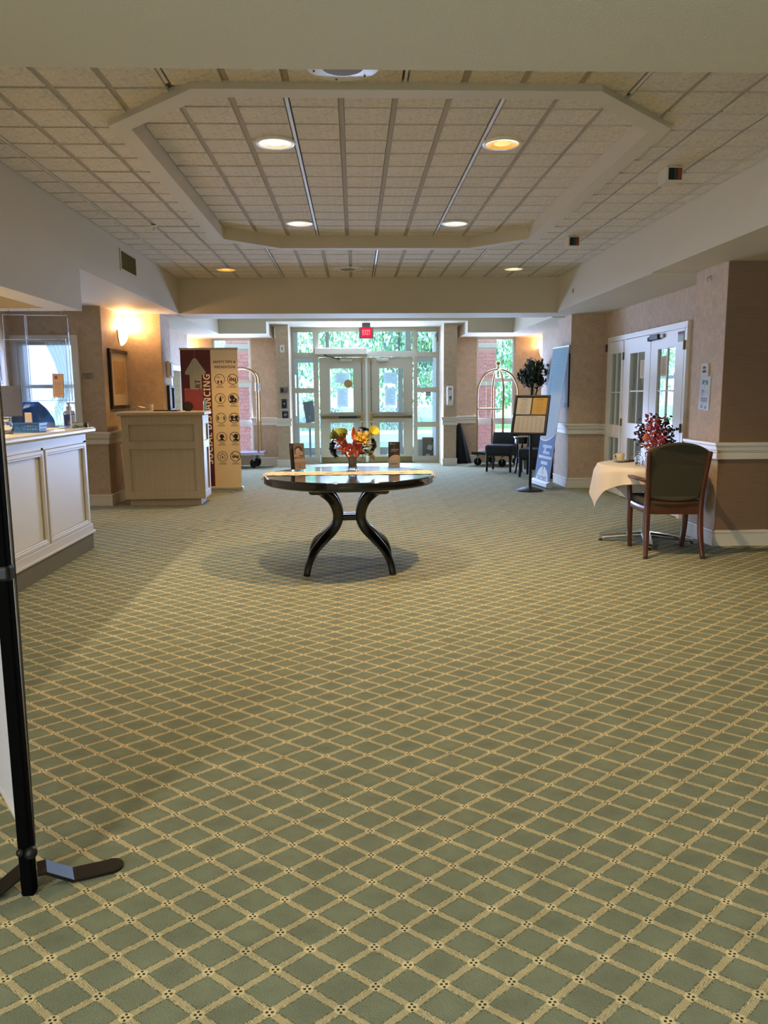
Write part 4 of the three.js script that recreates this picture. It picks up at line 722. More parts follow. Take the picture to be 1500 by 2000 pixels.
// ================================================================ menu stand
{
  const s = thing('menu_stand', 'black floor stand with a tilted frame holding three menu sheets', 'menu stand', [2.52, 0, -11.06], -0.42);
  mesh('base', LA([[0, 0], [0.185, 0], [0.19, 0.006], [0.19, 0.014], [0.14, 0.034], [0.06, 0.055], [0.03, 0.062], [0, 0.062]], 40), m.black, s);
  mesh('pole', bar([0, 0.05, 0], [0, 0.85, -0.01], 0.022, 16), m.black, s);
  const th = 0.5, W = 0.5, H = 0.62, yc = 1.085, zc = 0.06, tl = (g) => g.rotateX(-th).translate(0, yc, zc);
  mesh('frame', [tl(plate(rect(-W / 2, W / 2, -H / 2, H / 2), 0.045, [rect(-W / 2 + 0.03, W / 2 - 0.03, -H / 2 + 0.03, H / 2 - 0.03).reverse()], 0.006))], m.black, s);
  mesh('backing', tl(T(new THREE.BoxGeometry(W - 0.04, H - 0.04, 0.012), 0, 0, -0.008)), m.blackMatte, s);
  mesh('divider', [tl(T(new THREE.BoxGeometry(W - 0.05, 0.014, 0.012), 0, 0.0, 0.004)), tl(T(new THREE.BoxGeometry(0.014, H / 2 - 0.03, 0.012), 0.0, H / 4 - 0.01, 0.004))], m.black, s);
  const text = (bg, fg, n, cols) => print(256, 300, (x, w, h) => { x.fillStyle = bg; x.fillRect(0, 0, w, h); x.fillStyle = fg; x.fillRect(70, 22, 116, 9); for (let c = 0; c < cols; c++) for (let i = 0; i < n; i++) { const cw = (w - 30) / cols, l = cw * (0.35 + 0.4 * hash(i, c, 8)); x.fillRect(15 + c * cw + (cw - l) / 2, 44 + i * (h - 60) / n, l, 5); } });
  const R = new THREE.Matrix4().makeRotationY(-0.42).setPosition(2.52, 0, -11.06);
  const put = (o, x, y) => { const g = new THREE.Matrix4().makeRotationX(-th).setPosition(0, yc, zc).multiply(new THREE.Matrix4().makeTranslation(x, y, 0.003)); R.clone().multiply(g).decompose(o.position, o.quaternion, o.scale); };
  put(tag(sheet('menu_sheet', 0.205, 0.265, 0.002, text('#d9d2c4', '#8d8478', 14, 1), 0xd9d2c4), 'cream menu sheet in the upper left of the black frame', 'menu'), -0.112, 0.144);
  put(tag(sheet('menu_sheet', 0.205, 0.265, 0.002, text('#dcae55', '#a37c34', 9, 1), 0xdcae55), 'golden yellow menu sheet in the upper right of the black frame', 'menu'), 0.112, 0.144);
  put(tag(sheet('menu_sheet', 0.425, 0.268, 0.002, text('#d8cfc2', '#a99f90', 15, 6), 0xd8cfc2), 'wide cream calendar sheet in the lower half of the black frame', 'menu'), 0, -0.142);
}
// ================================================================ luggage carts
function caster(parent, x, z, a) {
  const w = mesh('caster', [new THREE.TorusGeometry(0.052, 0.024, 10, 24).translate(0, 0.076, 0), CY(0.05, 0.05, 0.03, 0, 0, 0, 20).rotateX(Math.PI / 2).translate(0, 0.076, 0)].map((g) => g.rotateY(a).translate(x, 0, z)), m.rubber, parent);
  mesh('fork', [RB(0.012, 0.12, 0.05, 0.004, 0, 0.13, 0.034), RB(0.012, 0.12, 0.05, 0.004, 0, 0.13, -0.034), RB(0.06, 0.02, 0.1, 0.005, 0, 0.192, 0)].map((g) => g.rotateY(a).translate(x, 0, z)), m.steel, w);
}
{
  const c = thing('luggage_cart', 'birdcage luggage cart with arched brass tubes and a ball on top', 'luggage cart', [2.78, 0, -15.12], Math.PI / 4 + 0.08);
  const q = 0.285;
  mesh('deck', RB(0.70, 0.05, 0.70, 0.02, 0, 0.245, 0), S(0x3a2a30, 0.8), c); mesh('bumper', [frameGeo(-0.36, 0.36, -0.36, 0.36, 0.025, 0.045).rotateX(-Math.PI / 2).translate(0, 0.243, 0)], m.rubber, c);
  for (const [sx, sz] of [[1, 1], [-1, 1], [1, -1], [-1, -1]]) {
    mesh('bent_tube', TU([[sx * q, 0.27, sz * q], [sx * q, 0.8, sz * q], [sx * q, 1.40, sz * q], [sx * q * 0.93, 1.56, sz * q * 0.93], [sx * q * 0.7, 1.73, sz * q * 0.7], [sx * q * 0.38, 1.82, sz * q * 0.38], [0, 1.85, 0]], 0.019, 40, 10), m.brass, c);
    caster(c, sx * 0.27, sz * 0.27, -Math.PI / 4 + 0.3 * sx);
  }
  mesh('side_rail', bar([-q, 1.10, -q], [-q, 1.10, q], 0.013), m.brass, c); mesh('side_rail', bar([-q, 1.10, -q], [q, 1.10, -q], 0.013), m.brass, c);
  mesh('finial', [SP(0.045, 0, 1.965, 0, 20), CY(0.014, 0.026, 0.09, 0, 1.89, 0, 14), CY(0.03, 0.03, 0.015, 0, 1.85, 0, 16)], m.brass, c);
  mesh('hanger_hub', [CY(0.012, 0.012, 0.14, 0, 1.77, 0), bar([-0.16, 1.70, 0.02], [0.16, 1.70, -0.02], 0.008)], m.steel, c);
}
{
  const c = thing('hotel_cart', 'flat-topped tube luggage cart standing half behind the safety banner', 'luggage cart', [-2.26, 0, -15.25]);
  mesh('deck', RB(1.02, 0.035, 0.56, 0.014, 0, 0.285, 0), S(0x8a7a98, 0.7), c); mesh('bumper', [frameGeo(-0.53, 0.53, -0.3, 0.3, 0.03, 0.035).rotateX(-Math.PI / 2).translate(0, 0.275, 0)], m.chrome, c);
  for (const z of [-0.22, 0.2]) mesh('bent_tube', TU([[-0.41, 0.3, z], [-0.41, 1.0, z], [-0.41, 1.62, z], [-0.37, 1.80, z], [-0.2, 1.90, z], [0.0, 1.905, z], [0.2, 1.90, z], [0.37, 1.80, z], [0.41, 1.62, z], [0.41, 1.0, z], [0.41, 0.3, z]], 0.018, 70, 10), m.brass, c);
  mesh('top_rail', [bar([-0.2, 1.9, -0.22], [-0.2, 1.9, 0.2], 0.012), bar([0.2, 1.9, -0.22], [0.2, 1.9, 0.2], 0.012)], m.brass, c);
  mesh('sleeve', [CY(0.028, 0.028, 0.16, 0.41, 1.55, 0.2), CY(0.028, 0.028, 0.16, 0.41, 1.55, -0.22)], m.chrome, c);
  for (const [x, z] of [[0.30, 0.17], [-0.34, 0.17], [0.34, -0.2], [-0.34, -0.2]]) { const w = mesh('caster', [new THREE.TorusGeometry(0.062, 0.028, 10, 24).translate(0, 0.09, 0), CY(0.06, 0.06, 0.03, 0, 0, 0, 20).rotateX(Math.PI / 2).translate(0, 0.09, 0)].map((g) => g.rotateY(1.0).translate(x, 0, z)), m.rubber, c); mesh('fork', RB(0.06, 0.13, 0.09, 0.01, x, 0.2, z), m.steel, w); }
}
// ================================================================ lounge chairs, small table, lamp, ficus
const darkCloth = S(0x2c3033, 0.85);
function loungeChair(x, z, turn, label) {
  const c = thing('lounge_chair', label, 'chair', [x, 0, z], turn, 'dark lounge chairs by the right window');
  mesh('seat', [RB(0.49, 0.16, 0.54, 0.045, 0, 0.40, 0.02, 4)], darkCloth, c); mesh('backrest', sweep([[0, 0.40, -0.24], [0, 0.54, -0.26], [0, 0.67, -0.31]], (t) => [0.245 - 0.015 * t, 0.06 - 0.015 * t], 10, 18, 5), darkCloth, c);
  mesh('seat_rail', RB(0.46, 0.05, 0.50, 0.012, 0, 0.31, 0.01), m.black, c);
  for (const [sx, sz] of [[1, 1], [-1, 1], [1, -1], [-1, -1]]) mesh('leg', sweep([[sx * 0.205, 0.31, sz * 0.22], [sx * 0.21, 0.15, sz * 0.225], [sx * 0.215, 0, sz * 0.235]], (t) => [0.028 - 0.01 * t, 0.028 - 0.01 * t], 6, 10, 5), m.black, c);
}
loungeChair(2.66, -14.0, -0.42, 'dark grey armless lounge chair beside the birdcage luggage cart');
loungeChair(3.06, -13.0, -0.5, 'dark grey armless lounge chair behind the menu stand and pale blue banner');
{
  const t = thing('side_table', 'small black round side table between the two lounge chairs', 'table', [2.96, 0, -13.60]);
  mesh('tabletop', LA([[0, 0.60], [0.16, 0.60], [0.17, 0.605], [0.17, 0.635], [0.165, 0.64], [0, 0.64]], 40), m.ebony, t); mesh('apron', LA([[0.14, 0.52], [0.15, 0.52], [0.15, 0.60], [0.14, 0.60], [0.14, 0.52]], 32), m.ebonyLeg, t);
  for (let i = 0; i < 3; i++) { const a = i * 2.094 + 0.6; mesh('leg', sweep([[0.13 * Math.cos(a), 0.56, 0.13 * Math.sin(a)], [0.12 * Math.cos(a), 0.3, 0.12 * Math.sin(a)], [0.16 * Math.cos(a), 0, 0.16 * Math.sin(a)]], () => [0.018, 0.018], 10, 10, 4), m.ebonyLeg, t); }
}
{
  const t = thing('console_table', 'low black console table against the wall behind the pale blue banner', 'table', [3.34, 0, -12.4]);
  mesh('tabletop', RB(0.30, 0.035, 0.5, 0.008, 0, 0.70, 0), m.ebonyLeg, t); mesh('apron', RB(0.27, 0.09, 0.45, 0.005, 0, 0.64, 0), m.ebonyLeg, t);
  for (const [sx, sz] of [[1, 1], [-1, 1], [1, -1], [-1, -1]]) mesh('leg', RB(0.045, 0.69, 0.045, 0.006, sx * 0.12, 0.345, sz * 0.2), m.ebonyLeg, t);
}
{
  const l = thing('table_lamp', 'unlit table lamp with a dark brown tapered shade behind the menu stand', 'lamp', [3.30, 0.7175, -12.5]);
  mesh('lamp_base', LA([[0, 0], [0.08, 0], [0.085, 0.02], [0.03, 0.05], [0.05, 0.2], [0.06, 0.32], [0.03, 0.45], [0.012, 0.5], [0.012, 0.62], [0, 0.62]], 28), m.brassDull, l);
  mesh('lamp_shade', LA([[0.105, 0.63], [0.072, 0.755], [0.068, 0.755], [0.101, 0.63], [0.105, 0.63]], 8), S(0x4a3c2a, 0.8), l); mesh('finial', [CY(0.006, 0.006, 0.06, 0, 0.78, 0), SP(0.01, 0, 0.81, 0, 8)], m.brassDull, l);
}
{
  const f = thing('ficus_tree', 'potted ficus with dark leaves and thin trunks near the right window', 'plant', [3.26, 0, -14.25]);
  mesh('pot', LA([[0, 0], [0.13, 0], [0.17, 0.3], [0.185, 0.32], [0.185, 0.35], [0.165, 0.35], [0.16, 0.31], [0, 0.31]], 28), S(0x4a4038, 0.6), f);
  mesh('trunk', TU([[0, 0.3, 0], [-0.01, 0.8, 0.02], [-0.02, 1.3, 0], [0.0, 1.6, 0]], 0.022, 16, 8), S(0x241c14, 0.8), f); mesh('trunk', TU([[0.05, 0.3, 0.02], [0.06, 0.8, 0], [0.05, 1.3, 0.02], [0.12, 1.65, 0.03]], 0.013, 16, 8), S(0x241c14, 0.8), f);
  const br = []; for (let i = 0; i < 16; i++) { const a = rr(0, 6.28), r = rr(0.12, 0.27); br.push(bar([0.02, rr(1.3, 1.6), 0], [r * Math.cos(a), rr(1.5, 1.9), r * Math.sin(a)], 0.004, 5)); } mesh('branch', br, S(0x241c14, 0.8), f);
  const lf = petal(0.062, 0.017, 0.5, 0.25, 4), im = new THREE.InstancedMesh(lf, m.leafDark, 1150), mt = new THREE.Matrix4(), qn = new THREE.Quaternion(), e = new THREE.Euler(), col = new THREE.Color();
  for (let i = 0; i < 1150; i++) { let x, y, z, k = 0; do { x = rr(-1, 1); y = rr(-1, 1); z = rr(-1, 1); } while ((x * x + y * y + z * z > 1 || fbm(x * 3 + 9, y * 3 + z * 2 + 9, 16, 2, 7) < 0.4) && k++ < 30); e.set(rr(-2.2, 0.4), rr(0, 6.28), rr(-0.6, 0.6)); const s = rr(0.9, 1.5); mt.compose(new THREE.Vector3(0.03 + x * 0.33, 1.74 + y * 0.26, z * 0.3), qn.setFromEuler(e), new THREE.Vector3(s, s, s)); im.setMatrixAt(i, mt); im.setColorAt(i, col.setRGB(rr(0.6, 1.5), rr(0.7, 1.4), rr(0.5, 1.1))); }
  im.name = 'foliage'; im.userData.kind = 'stuff'; im.castShadow = im.receiveShadow = true; f.add(im);
}
{
  const g = surf(40, 24, (u, v) => { const th = u * Math.PI * 2, k = 1 - v, r = (0.035 + 0.15 * v ** 0.8) * (1 + 0.16 * v * Math.sin(th * 7 + v)); return [2.10 + 0.06 * v + r * Math.cos(th) * 0.95, 0.80 * k + 0.002, -15.64 + r * Math.sin(th) * 0.8]; }, 0.003);
  tag(mesh('black_cloth', g, S(0x08090b, 0.85, { side: THREE.DoubleSide })), 'black cloth draped in a tall cone beside the right entry pillar', 'cloth');
}
// ================================================================ lamps
function downlight(x, y, z, label, glow, light, power, angle = 0.9, seen = true) {
  const d = thing('downlight', label, 'ceiling light', [x, y, z], 0, 'recessed downlights'), r = 0.112;
  mesh('trim_ring', LA([[r, -0.016], [r + 0.016, -0.016], [r + 0.024, -0.008], [r + 0.024, 0.004], [r, 0.004], [r, -0.016]], 40), m.white, d);
  const facets = []; for (let i = 0; i < 16; i++) { const a = i / 16 * Math.PI * 2; facets.push(bar([r * 0.5 * Math.cos(a), -0.0088, r * 0.5 * Math.sin(a)], [r * 0.98 * Math.cos(a), -0.0128, r * 0.98 * Math.sin(a)], 0.0016, 5)); }
  mesh('reflector', [LA([[r, -0.014], [r * 0.5, -0.0095], [r * 0.5, 0.002], [r, 0.002], [r, -0.014]], 40), ...facets], S(glow, 0.3, { metalness: 0.3, side: THREE.DoubleSide, emissive: glow, emissiveIntensity: 0.62 }), d);
  mesh('bulb', LA([[0.001, -0.0125], [r * 0.3, -0.012], [r * 0.5, -0.0095], [r * 0.5, 0], [0.001, 0]], 28), S(0xffffff, 0.6, { emissive: glow, emissiveIntensity: 1.15 }), d);
  const s = new THREE.SpotLight(light, power, 0, angle, 0.42, 2); s.name = 'downlight_lamp'; s.position.set(0, -0.03, 0); s.target.position.set(0, -3, 0); s.castShadow = true; s.shadow.radius = 2.2; d.add(s, s.target);
  return d;
}
const warm = 0xffe4be, cool = 0xfff4e6, gold = 0xffc04e;
downlight(-0.505, TRAY, -5.53, 'near left downlight in the raised tray, whitish bulb', 0xfff3d2, 0xffe6c0, 10, 1.15);
downlight(1.02, TRAY, -5.52, 'near right downlight in the raised tray, golden yellow bulb', gold, 0xffd698, 22, 1.15);
downlight(-0.515, TRAY, -8.0, 'far left downlight in the raised tray, whitish bulb', 0xfff3d2, cool, 4, 1.0);
downlight(1.02, TRAY, -8.0, 'far right downlight in the raised tray, whitish bulb', 0xfff6e0, cool, 6, 1.0);
downlight(-1.6, CEIL, -10.27, 'yellow downlight in the outer ceiling left of the far beam', gold, 0xffc870, 11);
downlight(2.065, CEIL, -10.25, 'pale downlight in the outer ceiling right of the far beam', 0xfff0c8, warm, 6);
downlight(-1.4, 2.5, -0.7, 'downlight in the low ceiling behind the viewpoint, left', 0xfff0d0, warm, 5, 1.1);
downlight(1.5, 2.5, -0.9, 'downlight in the low ceiling behind the viewpoint, right', 0xfff0d0, warm, 4.5, 1.1);
downlight(-3.4, 2.5, -5.6, 'downlight over the reception counter inside the lit recess', 0xfff0d0, warm, 16, 1.25);
function sconce(pos, turn, label, power) {
  const s = thing('wall_sconce', label, 'wall lamp', pos, turn, 'half-bowl wall sconces');
  const prof = [[0.004, -0.125], [0.035, -0.112], [0.07, -0.07], [0.095, -0.01], [0.106, 0.05], [0.109, 0.085]];
  const shade = surf(24, 24, (u, v) => { const i = Math.min(4, Math.floor(v * 5)), f = v * 5 - i, r = prof[i][0] * (1 - f) + prof[i + 1][0] * f, y = prof[i][1] * (1 - f) + prof[i + 1][1] * f, a = -Math.PI / 2 + u * Math.PI; return [r * Math.sin(a), y, r * Math.cos(a) * 1.02 + 0.012]; }, 0.003);
  mesh('lamp_shade', shade, S(0xfff2dc, 0.6, { emissive: 0xffd9a2, emissiveIntensity: 3.6, side: THREE.DoubleSide }), s);
  mesh('back_plate', plate([[-0.11, 0.085], [-0.108, 0.0], [-0.07, -0.08], [0, -0.13], [0.07, -0.08], [0.108, 0.0], [0.11, 0.085]], 0.012).translate(0, 0, 0.006), m.brass, s);
  const l = new THREE.PointLight(0xffca92, power, 0, 2); l.name = 'sconce_lamp'; l.position.set(0, 0.105, 0.07); l.castShadow = true; l.shadow.radius = 2.2; s.add(l);
}
sconce([-3.14, 2.19, -10.82], Math.PI / 2, 'glowing half-bowl sconce above the framed picture on the left', 2.2);
sconce([3.83, 2.19, -15.8], 0, 'glowing half-bowl sconce on the far right wall behind the ficus', 1.5);
sconce([-3.3, 2.19, -15.8], 0, 'half-bowl sconce in the far left corner behind the safety banner', 1.5);
{
  const t = print(320, 240, (x, w, h) => { x.fillStyle = '#e01a38'; x.fillRect(0, 0, w, h); x.fillStyle = '#ff8f96'; x.font = 'bold 150px sans-serif'; x.textAlign = 'center'; x.save(); x.translate(160, 176); x.scale(0.76, 1.15); x.fillText('EXIT', 0, 0); x.restore(); });
  const e = thing('exit_sign', 'lit red EXIT sign hanging over the entry doors', 'sign', [0.245, 2.45, -15.0]);
  mesh('housing', RBB(-0.135, 0.135, -0.02, 0.19, -0.035, 0.02, 0.006), S(0x8c8580, 0.5), e); mesh('canopy', [RBB(-0.08, 0.08, 0.19, 0.265, -0.03, 0.012, 0.004)], S(0x8c8580, 0.5), e);
  const f = sheet('lit_face', 0.205, 0.185, 0.006, t, 0xb01020, e, { mat: { emissive: 0xffffff, emissiveMap: t, emissiveIntensity: 0.75 } }); f.position.set(0, 0.09, 0.022);
  const l = new THREE.RectAreaLight(0xff2a3a, 0.6, 0.2, 0.18); l.name = 'exit_sign_light'; l.position.set(0, 0.09, 0.03); l.rotation.y = Math.PI; e.add(l);
}
// ---------------------------------------------------------------- ceiling fittings
function ceilingSpeaker(x, z, r, label) {
  const s = thing('ceiling_speaker', label, 'speaker', [x, CEIL, z]);
  mesh('rim', LA([[r * 0.55, -0.012], [r * 0.95, -0.01], [r, -0.004], [r, 0], [r * 0.55, 0], [r * 0.55, -0.012]], 48), m.white, s); mesh('grille', LA([[0.001, -0.02], [r * 0.4, -0.017], [r * 0.56, -0.01], [r * 0.56, 0], [0.001, 0]], 40), S(0x8a857a, 0.7), s);
  for (let i = 0; i < 6; i++) { const a = i * 1.047 + 0.3; mesh('screw', SP(0.006, r * 0.8 * Math.cos(a), -0.012, r * 0.8 * Math.sin(a), 8), S(0x6a6458, 0.5), s); }
}
ceilingSpeaker(-0.035, -4.06, 0.185, 'round white ceiling speaker half hidden by the near low ceiling'); ceilingSpeaker(-0.06, -10.27, 0.185, 'round ceiling speaker in front of the far beam');
function coloredBox(x, z, label) {
  const s = thing('ceiling_sensor', label, 'sensor', [x, CEIL, z]);
  mesh('housing', RBB(-0.065, 0.05, -0.10, 0, -0.11, 0.05, 0.008), m.paint, s);
  mesh('dark_lens', BB(-0.05, 0.045, -0.092, -0.012, 0.045, 0.053), m.black, s); mesh('green_stripe', BB(-0.012, 0.012, -0.09, -0.014, 0.05, 0.055), S(0x14403a, 0.4), s); mesh('orange_stripe', BB(0.016, 0.042, -0.09, -0.014, 0.05, 0.055), S(0x8a3c22, 0.4), s);
}
coloredBox(2.30, -5.78, 'near white ceiling box with black, green and orange lens'); coloredBox(2.275, -8.25, 'far white ceiling box with black, green and orange lens');
function sprinkler(x, z, label) { const s = thing('sprinkler', label, 'sprinkler', [x, CEIL, z]); mesh('escutcheon', LA([[0.001, -0.012], [0.03, -0.008], [0.04, 0], [0.001, 0]], 24), m.white, s); mesh('deflector', [CY(0.006, 0.006, 0.03, 0, -0.025, 0), CY(0.016, 0.016, 0.003, 0, -0.04, 0)], m.chrome, s); }
sprinkler(-1.86, -7.7, 'small white sprinkler in the outer ceiling on the left'); sprinkler(2.36, -7.75, 'small white sprinkler in the outer ceiling on the right');
{
  const v = thing('air_vent', 'slatted air vent high on the left soffit face', 'vent', [-2.378, 2.785, -8.65], Math.PI / 2);
  mesh('frame', frameGeo(-0.295, 0.295, -0.11, 0.11, 0.022, 0.016), m.paint, v); mesh('back', T(new THREE.BoxGeometry(0.56, 0.19, 0.002), 0, 0, 0), S(0x3c382e, 0.8), v);
  for (let i = 0; i < 11; i++) mesh('slat', T(new THREE.BoxGeometry(0.004, 0.18, 0.022).rotateY(0.5), -0.245 + i * 0.049, 0, 0.004), S(0x80785f, 0.6), v);
}
// ================================================================ things on walls and doors
function box(name, label, cat, x0, x1, y0, y1, z0, z1, mat, r = 0.004, group) { return tag(mesh(name, RBB(x0, x1, y0, y1, z0, z1, r), mat), label, cat, group); }
{
  const p = -15.2;
  const s = thing('switch_plate', 'white switch plate high on the left entry pillar', 'switch', [-1.36, 2.265, p]); mesh('plate', RB(0.085, 0.14, 0.01, 0.003, 0, 0, 0.005), m.paperWhite, s); mesh('toggle', RB(0.03, 0.06, 0.012, 0.003, 0, 0, 0.012), S(0xa8a296, 0.5), s);
  const k = thing('keypad', 'grey keypad with a black screen on the left entry pillar', 'keypad', [-1.345, 1.485, p]); mesh('casing', RB(0.155, 0.105, 0.03, 0.008, 0, 0, 0.015), S(0x6f6a60, 0.5), k); mesh('screen', RB(0.05, 0.075, 0.006, 0.002, -0.035, -0.005, 0.031), m.black, k); mesh('button', [SP(0.008, 0.03, 0.02, 0.031, 10)], m.white, k); mesh('button', SP(0.008, 0.045, -0.02, 0.031, 10), m.black, k);
  const t = thing('temperature_scanner', 'white bracket holding a black scanner below the keypad', 'scanner', [-1.345, 1.235, p]); mesh('bracket', [frameGeo(-0.082, 0.082, -0.125, 0.125, 0.03, 0.03).translate(0, 0, 0.015), RB(0.12, 0.035, 0.05, 0.006, 0, 0.1, 0.025)], S(0xb5ab94, 0.5), t); mesh('scanner', RB(0.085, 0.15, 0.06, 0.012, 0, -0.015, 0.03), m.black, t); mesh('mark', [RB(0.04, 0.008, 0.004, 0.001, 0, 0.0, 0.062), RB(0.009, 0.03, 0.004, 0.001, 0.006, -0.017, 0.062)], m.paperWhite, t); mesh('tray', RB(0.15, 0.012, 0.06, 0.004, 0, -0.125, 0.03), S(0xcfc8b8, 0.4), t);
  const b = print(120, 120, (x, w, h) => { x.fillStyle = '#23242c'; x.fillRect(0, 0, w, h); x.fillStyle = '#8a8d9a'; x.beginPath(); x.ellipse(66, 56, 34, 26, -0.3, 0, 7); x.fill(); x.fillStyle = '#55586a'; x.fillRect(24, 78, 70, 10); });
  const sg = tag(sheet('square_sign', 0.115, 0.13, 0.008, b, 0x23242c), 'small square dark sign at the bottom of the left entry pillar devices', 'sign'); sg.position.set(-1.335, 1.01, p + 0.004);
  const d = thing('sanitizer_dispenser', 'white wall dispenser with a grey drip tray on the right entry pillar', 'dispenser', [1.84, 1.36, -15.1]); mesh('casing', [RB(0.12, 0.30, 0.09, 0.025, 0, 0.03, 0.045), RB(0.115, 0.10, 0.08, 0.02, 0, -0.14, 0.04)], m.paperWhite, d); mesh('lever', RB(0.06, 0.09, 0.04, 0.012, 0, -0.05, 0.095), S(0xb0aaa0, 0.5), d); mesh('nozzle', RB(0.025, 0.03, 0.02, 0.004, 0.005, -0.04, 0.118), m.black, d); mesh('logo', RB(0.05, 0.02, 0.004, 0.001, 0, 0.12, 0.091), S(0x4c4842, 0.6), d);
}
{
  const o = thing('door_operator', 'long white automatic opener box above the left entry door', 'door opener', [-0.25, 2.24, -15.89]);
  mesh('casing', RB(1.04, 0.12, 0.11, 0.008, 0, 0.005, 0.04), m.trim, o); mesh('arm', [bar([-0.33, -0.06, 0.03], [-0.30, -0.085, 0.1], 0.014), bar([-0.30, -0.085, 0.1], [-0.03, -0.15, 0.02], 0.01)], m.black, o);
  const md = tag(mesh('round_medallion', CY(0.083, 0.083, 0.004, 0, 0, 0, 40).rotateX(Math.PI / 2).translate(-0.115, 1.605, -15.935), m.brass), 'round gold medallion stuck on the glass of the left entry door', 'sticker');
}
{
  const txt = (bg, fg) => print(128, 128, (x, w, h) => { x.fillStyle = bg; x.fillRect(0, 0, w, h); lines(x, 18, 18, 92, 9, 11, 4, fg); });
  const paperM = M(0xffffff, 0.9, { map: txt('#e4e6f0', '#b8bccb'), transmission: 0.5, thickness: 0, side: THREE.DoubleSide });
  const put = (x0, x1, y0, y1, label) => { const s = tag(mesh('posted_paper', new THREE.PlaneGeometry(x1 - x0, y1 - y0), paperM, null, true), label, 'notice'); s.position.set((x0 + x1) / 2, (y0 + y1) / 2, -18.25); };
  put(-0.424, -0.109, 1.652, 1.887, 'wide grey paper on the outer glass, upper one through the left door'); put(-0.394, -0.14, 1.102, 1.537, 'tall grey paper on the outer glass, lower one through the left door');
  put(0.685, 1.003, 1.633, 1.891, 'wide grey paper on the outer glass, upper one through the right door'); put(0.718, 0.965, 1.128, 1.541, 'tall grey paper on the outer glass, lower one through the right door');
  const s2 = tag(sheet('small_notice', 0.10, 0.075, 0.002, print(80, 60, (x, w, h) => { x.fillStyle = '#7c7f88'; x.fillRect(0, 0, w, h); x.fillStyle = '#c8ccd6'; x.fillRect(14, 18, 20, 26); x.fillRect(46, 18, 20, 26); }), 0x7c7f88), 'small grey sticker at the top of a right sidelight pane', 'sticker'); s2.position.set(1.51, 1.39, -15.935);
  const k = thing('tablet_stand', 'grey tilted tablet on a pale post behind the left sidelight', 'tablet', [-0.95, 0, -16.75]);
  mesh('tablet', RB(0.20, 0.44, 0.02, 0.006, 0, 0, 0).rotateX(-0.25).rotateZ(0.16).translate(0, 1.03, 0), S(0x9a9fac, 0.6), k); mesh('bezel', frameGeo(-0.112, 0.112, -0.23, 0.23, 0.014, 0.018).rotateX(-0.25).rotateZ(0.16).translate(0, 1.03, 0.002), S(0xd0d4de, 0.5), k); mesh('post', [bar([0, 0, 0.06], [0, 0.95, 0.03], 0.022)], S(0xc4c8d8, 0.5), k); mesh('base', CY(0.16, 0.17, 0.02, 0, 0.01, 0.06, 28), S(0xc4c8d8, 0.5), k);
  const c = thing('cardboard_box', 'brown cardboard box with a white label behind the right sidelight', 'box', [1.56, 0, -16.6]); mesh('carton', RB(0.22, 0.46, 0.3, 0.004, 0, 0.24, 0), S(0x9a7c66, 0.8), c); mesh('label', RB(0.10, 0.10, 0.002, 0.0005, 0.0, 0, 0).rotateZ(-0.35).translate(0.03, 0.27, 0.151), m.paperWhite, c); mesh('label', RB(0.08, 0.06, 0.002, 0.0005, -0.01, 0.1, 0.151), m.paperWhite, c); mesh('dark_mark', RB(0.03, 0.05, 0.002, 0.0005, 0.085, 0.41, 0.151), S(0x55302c, 0.7), c);
  box('white_box', 'white carton standing left of the brown cardboard box', 'box', 1.34, 1.445, 0, 0.43, -16.75, -16.5, m.paperWhite);
  const a = thing('fire_alarm', 'red fire alarm strobe seen through the top right sidelight pane', 'alarm', [1.80, 2.57, -16.6], -Math.PI / 2); mesh('housing', RB(0.14, 0.2, 0.06, 0.01, 0, 0, 0.03), S(0xb81f2c, 0.5), a); mesh('strobe', RB(0.06, 0.07, 0.03, 0.008, 0, 0.03, 0.07), m.paperWhite, a);
}
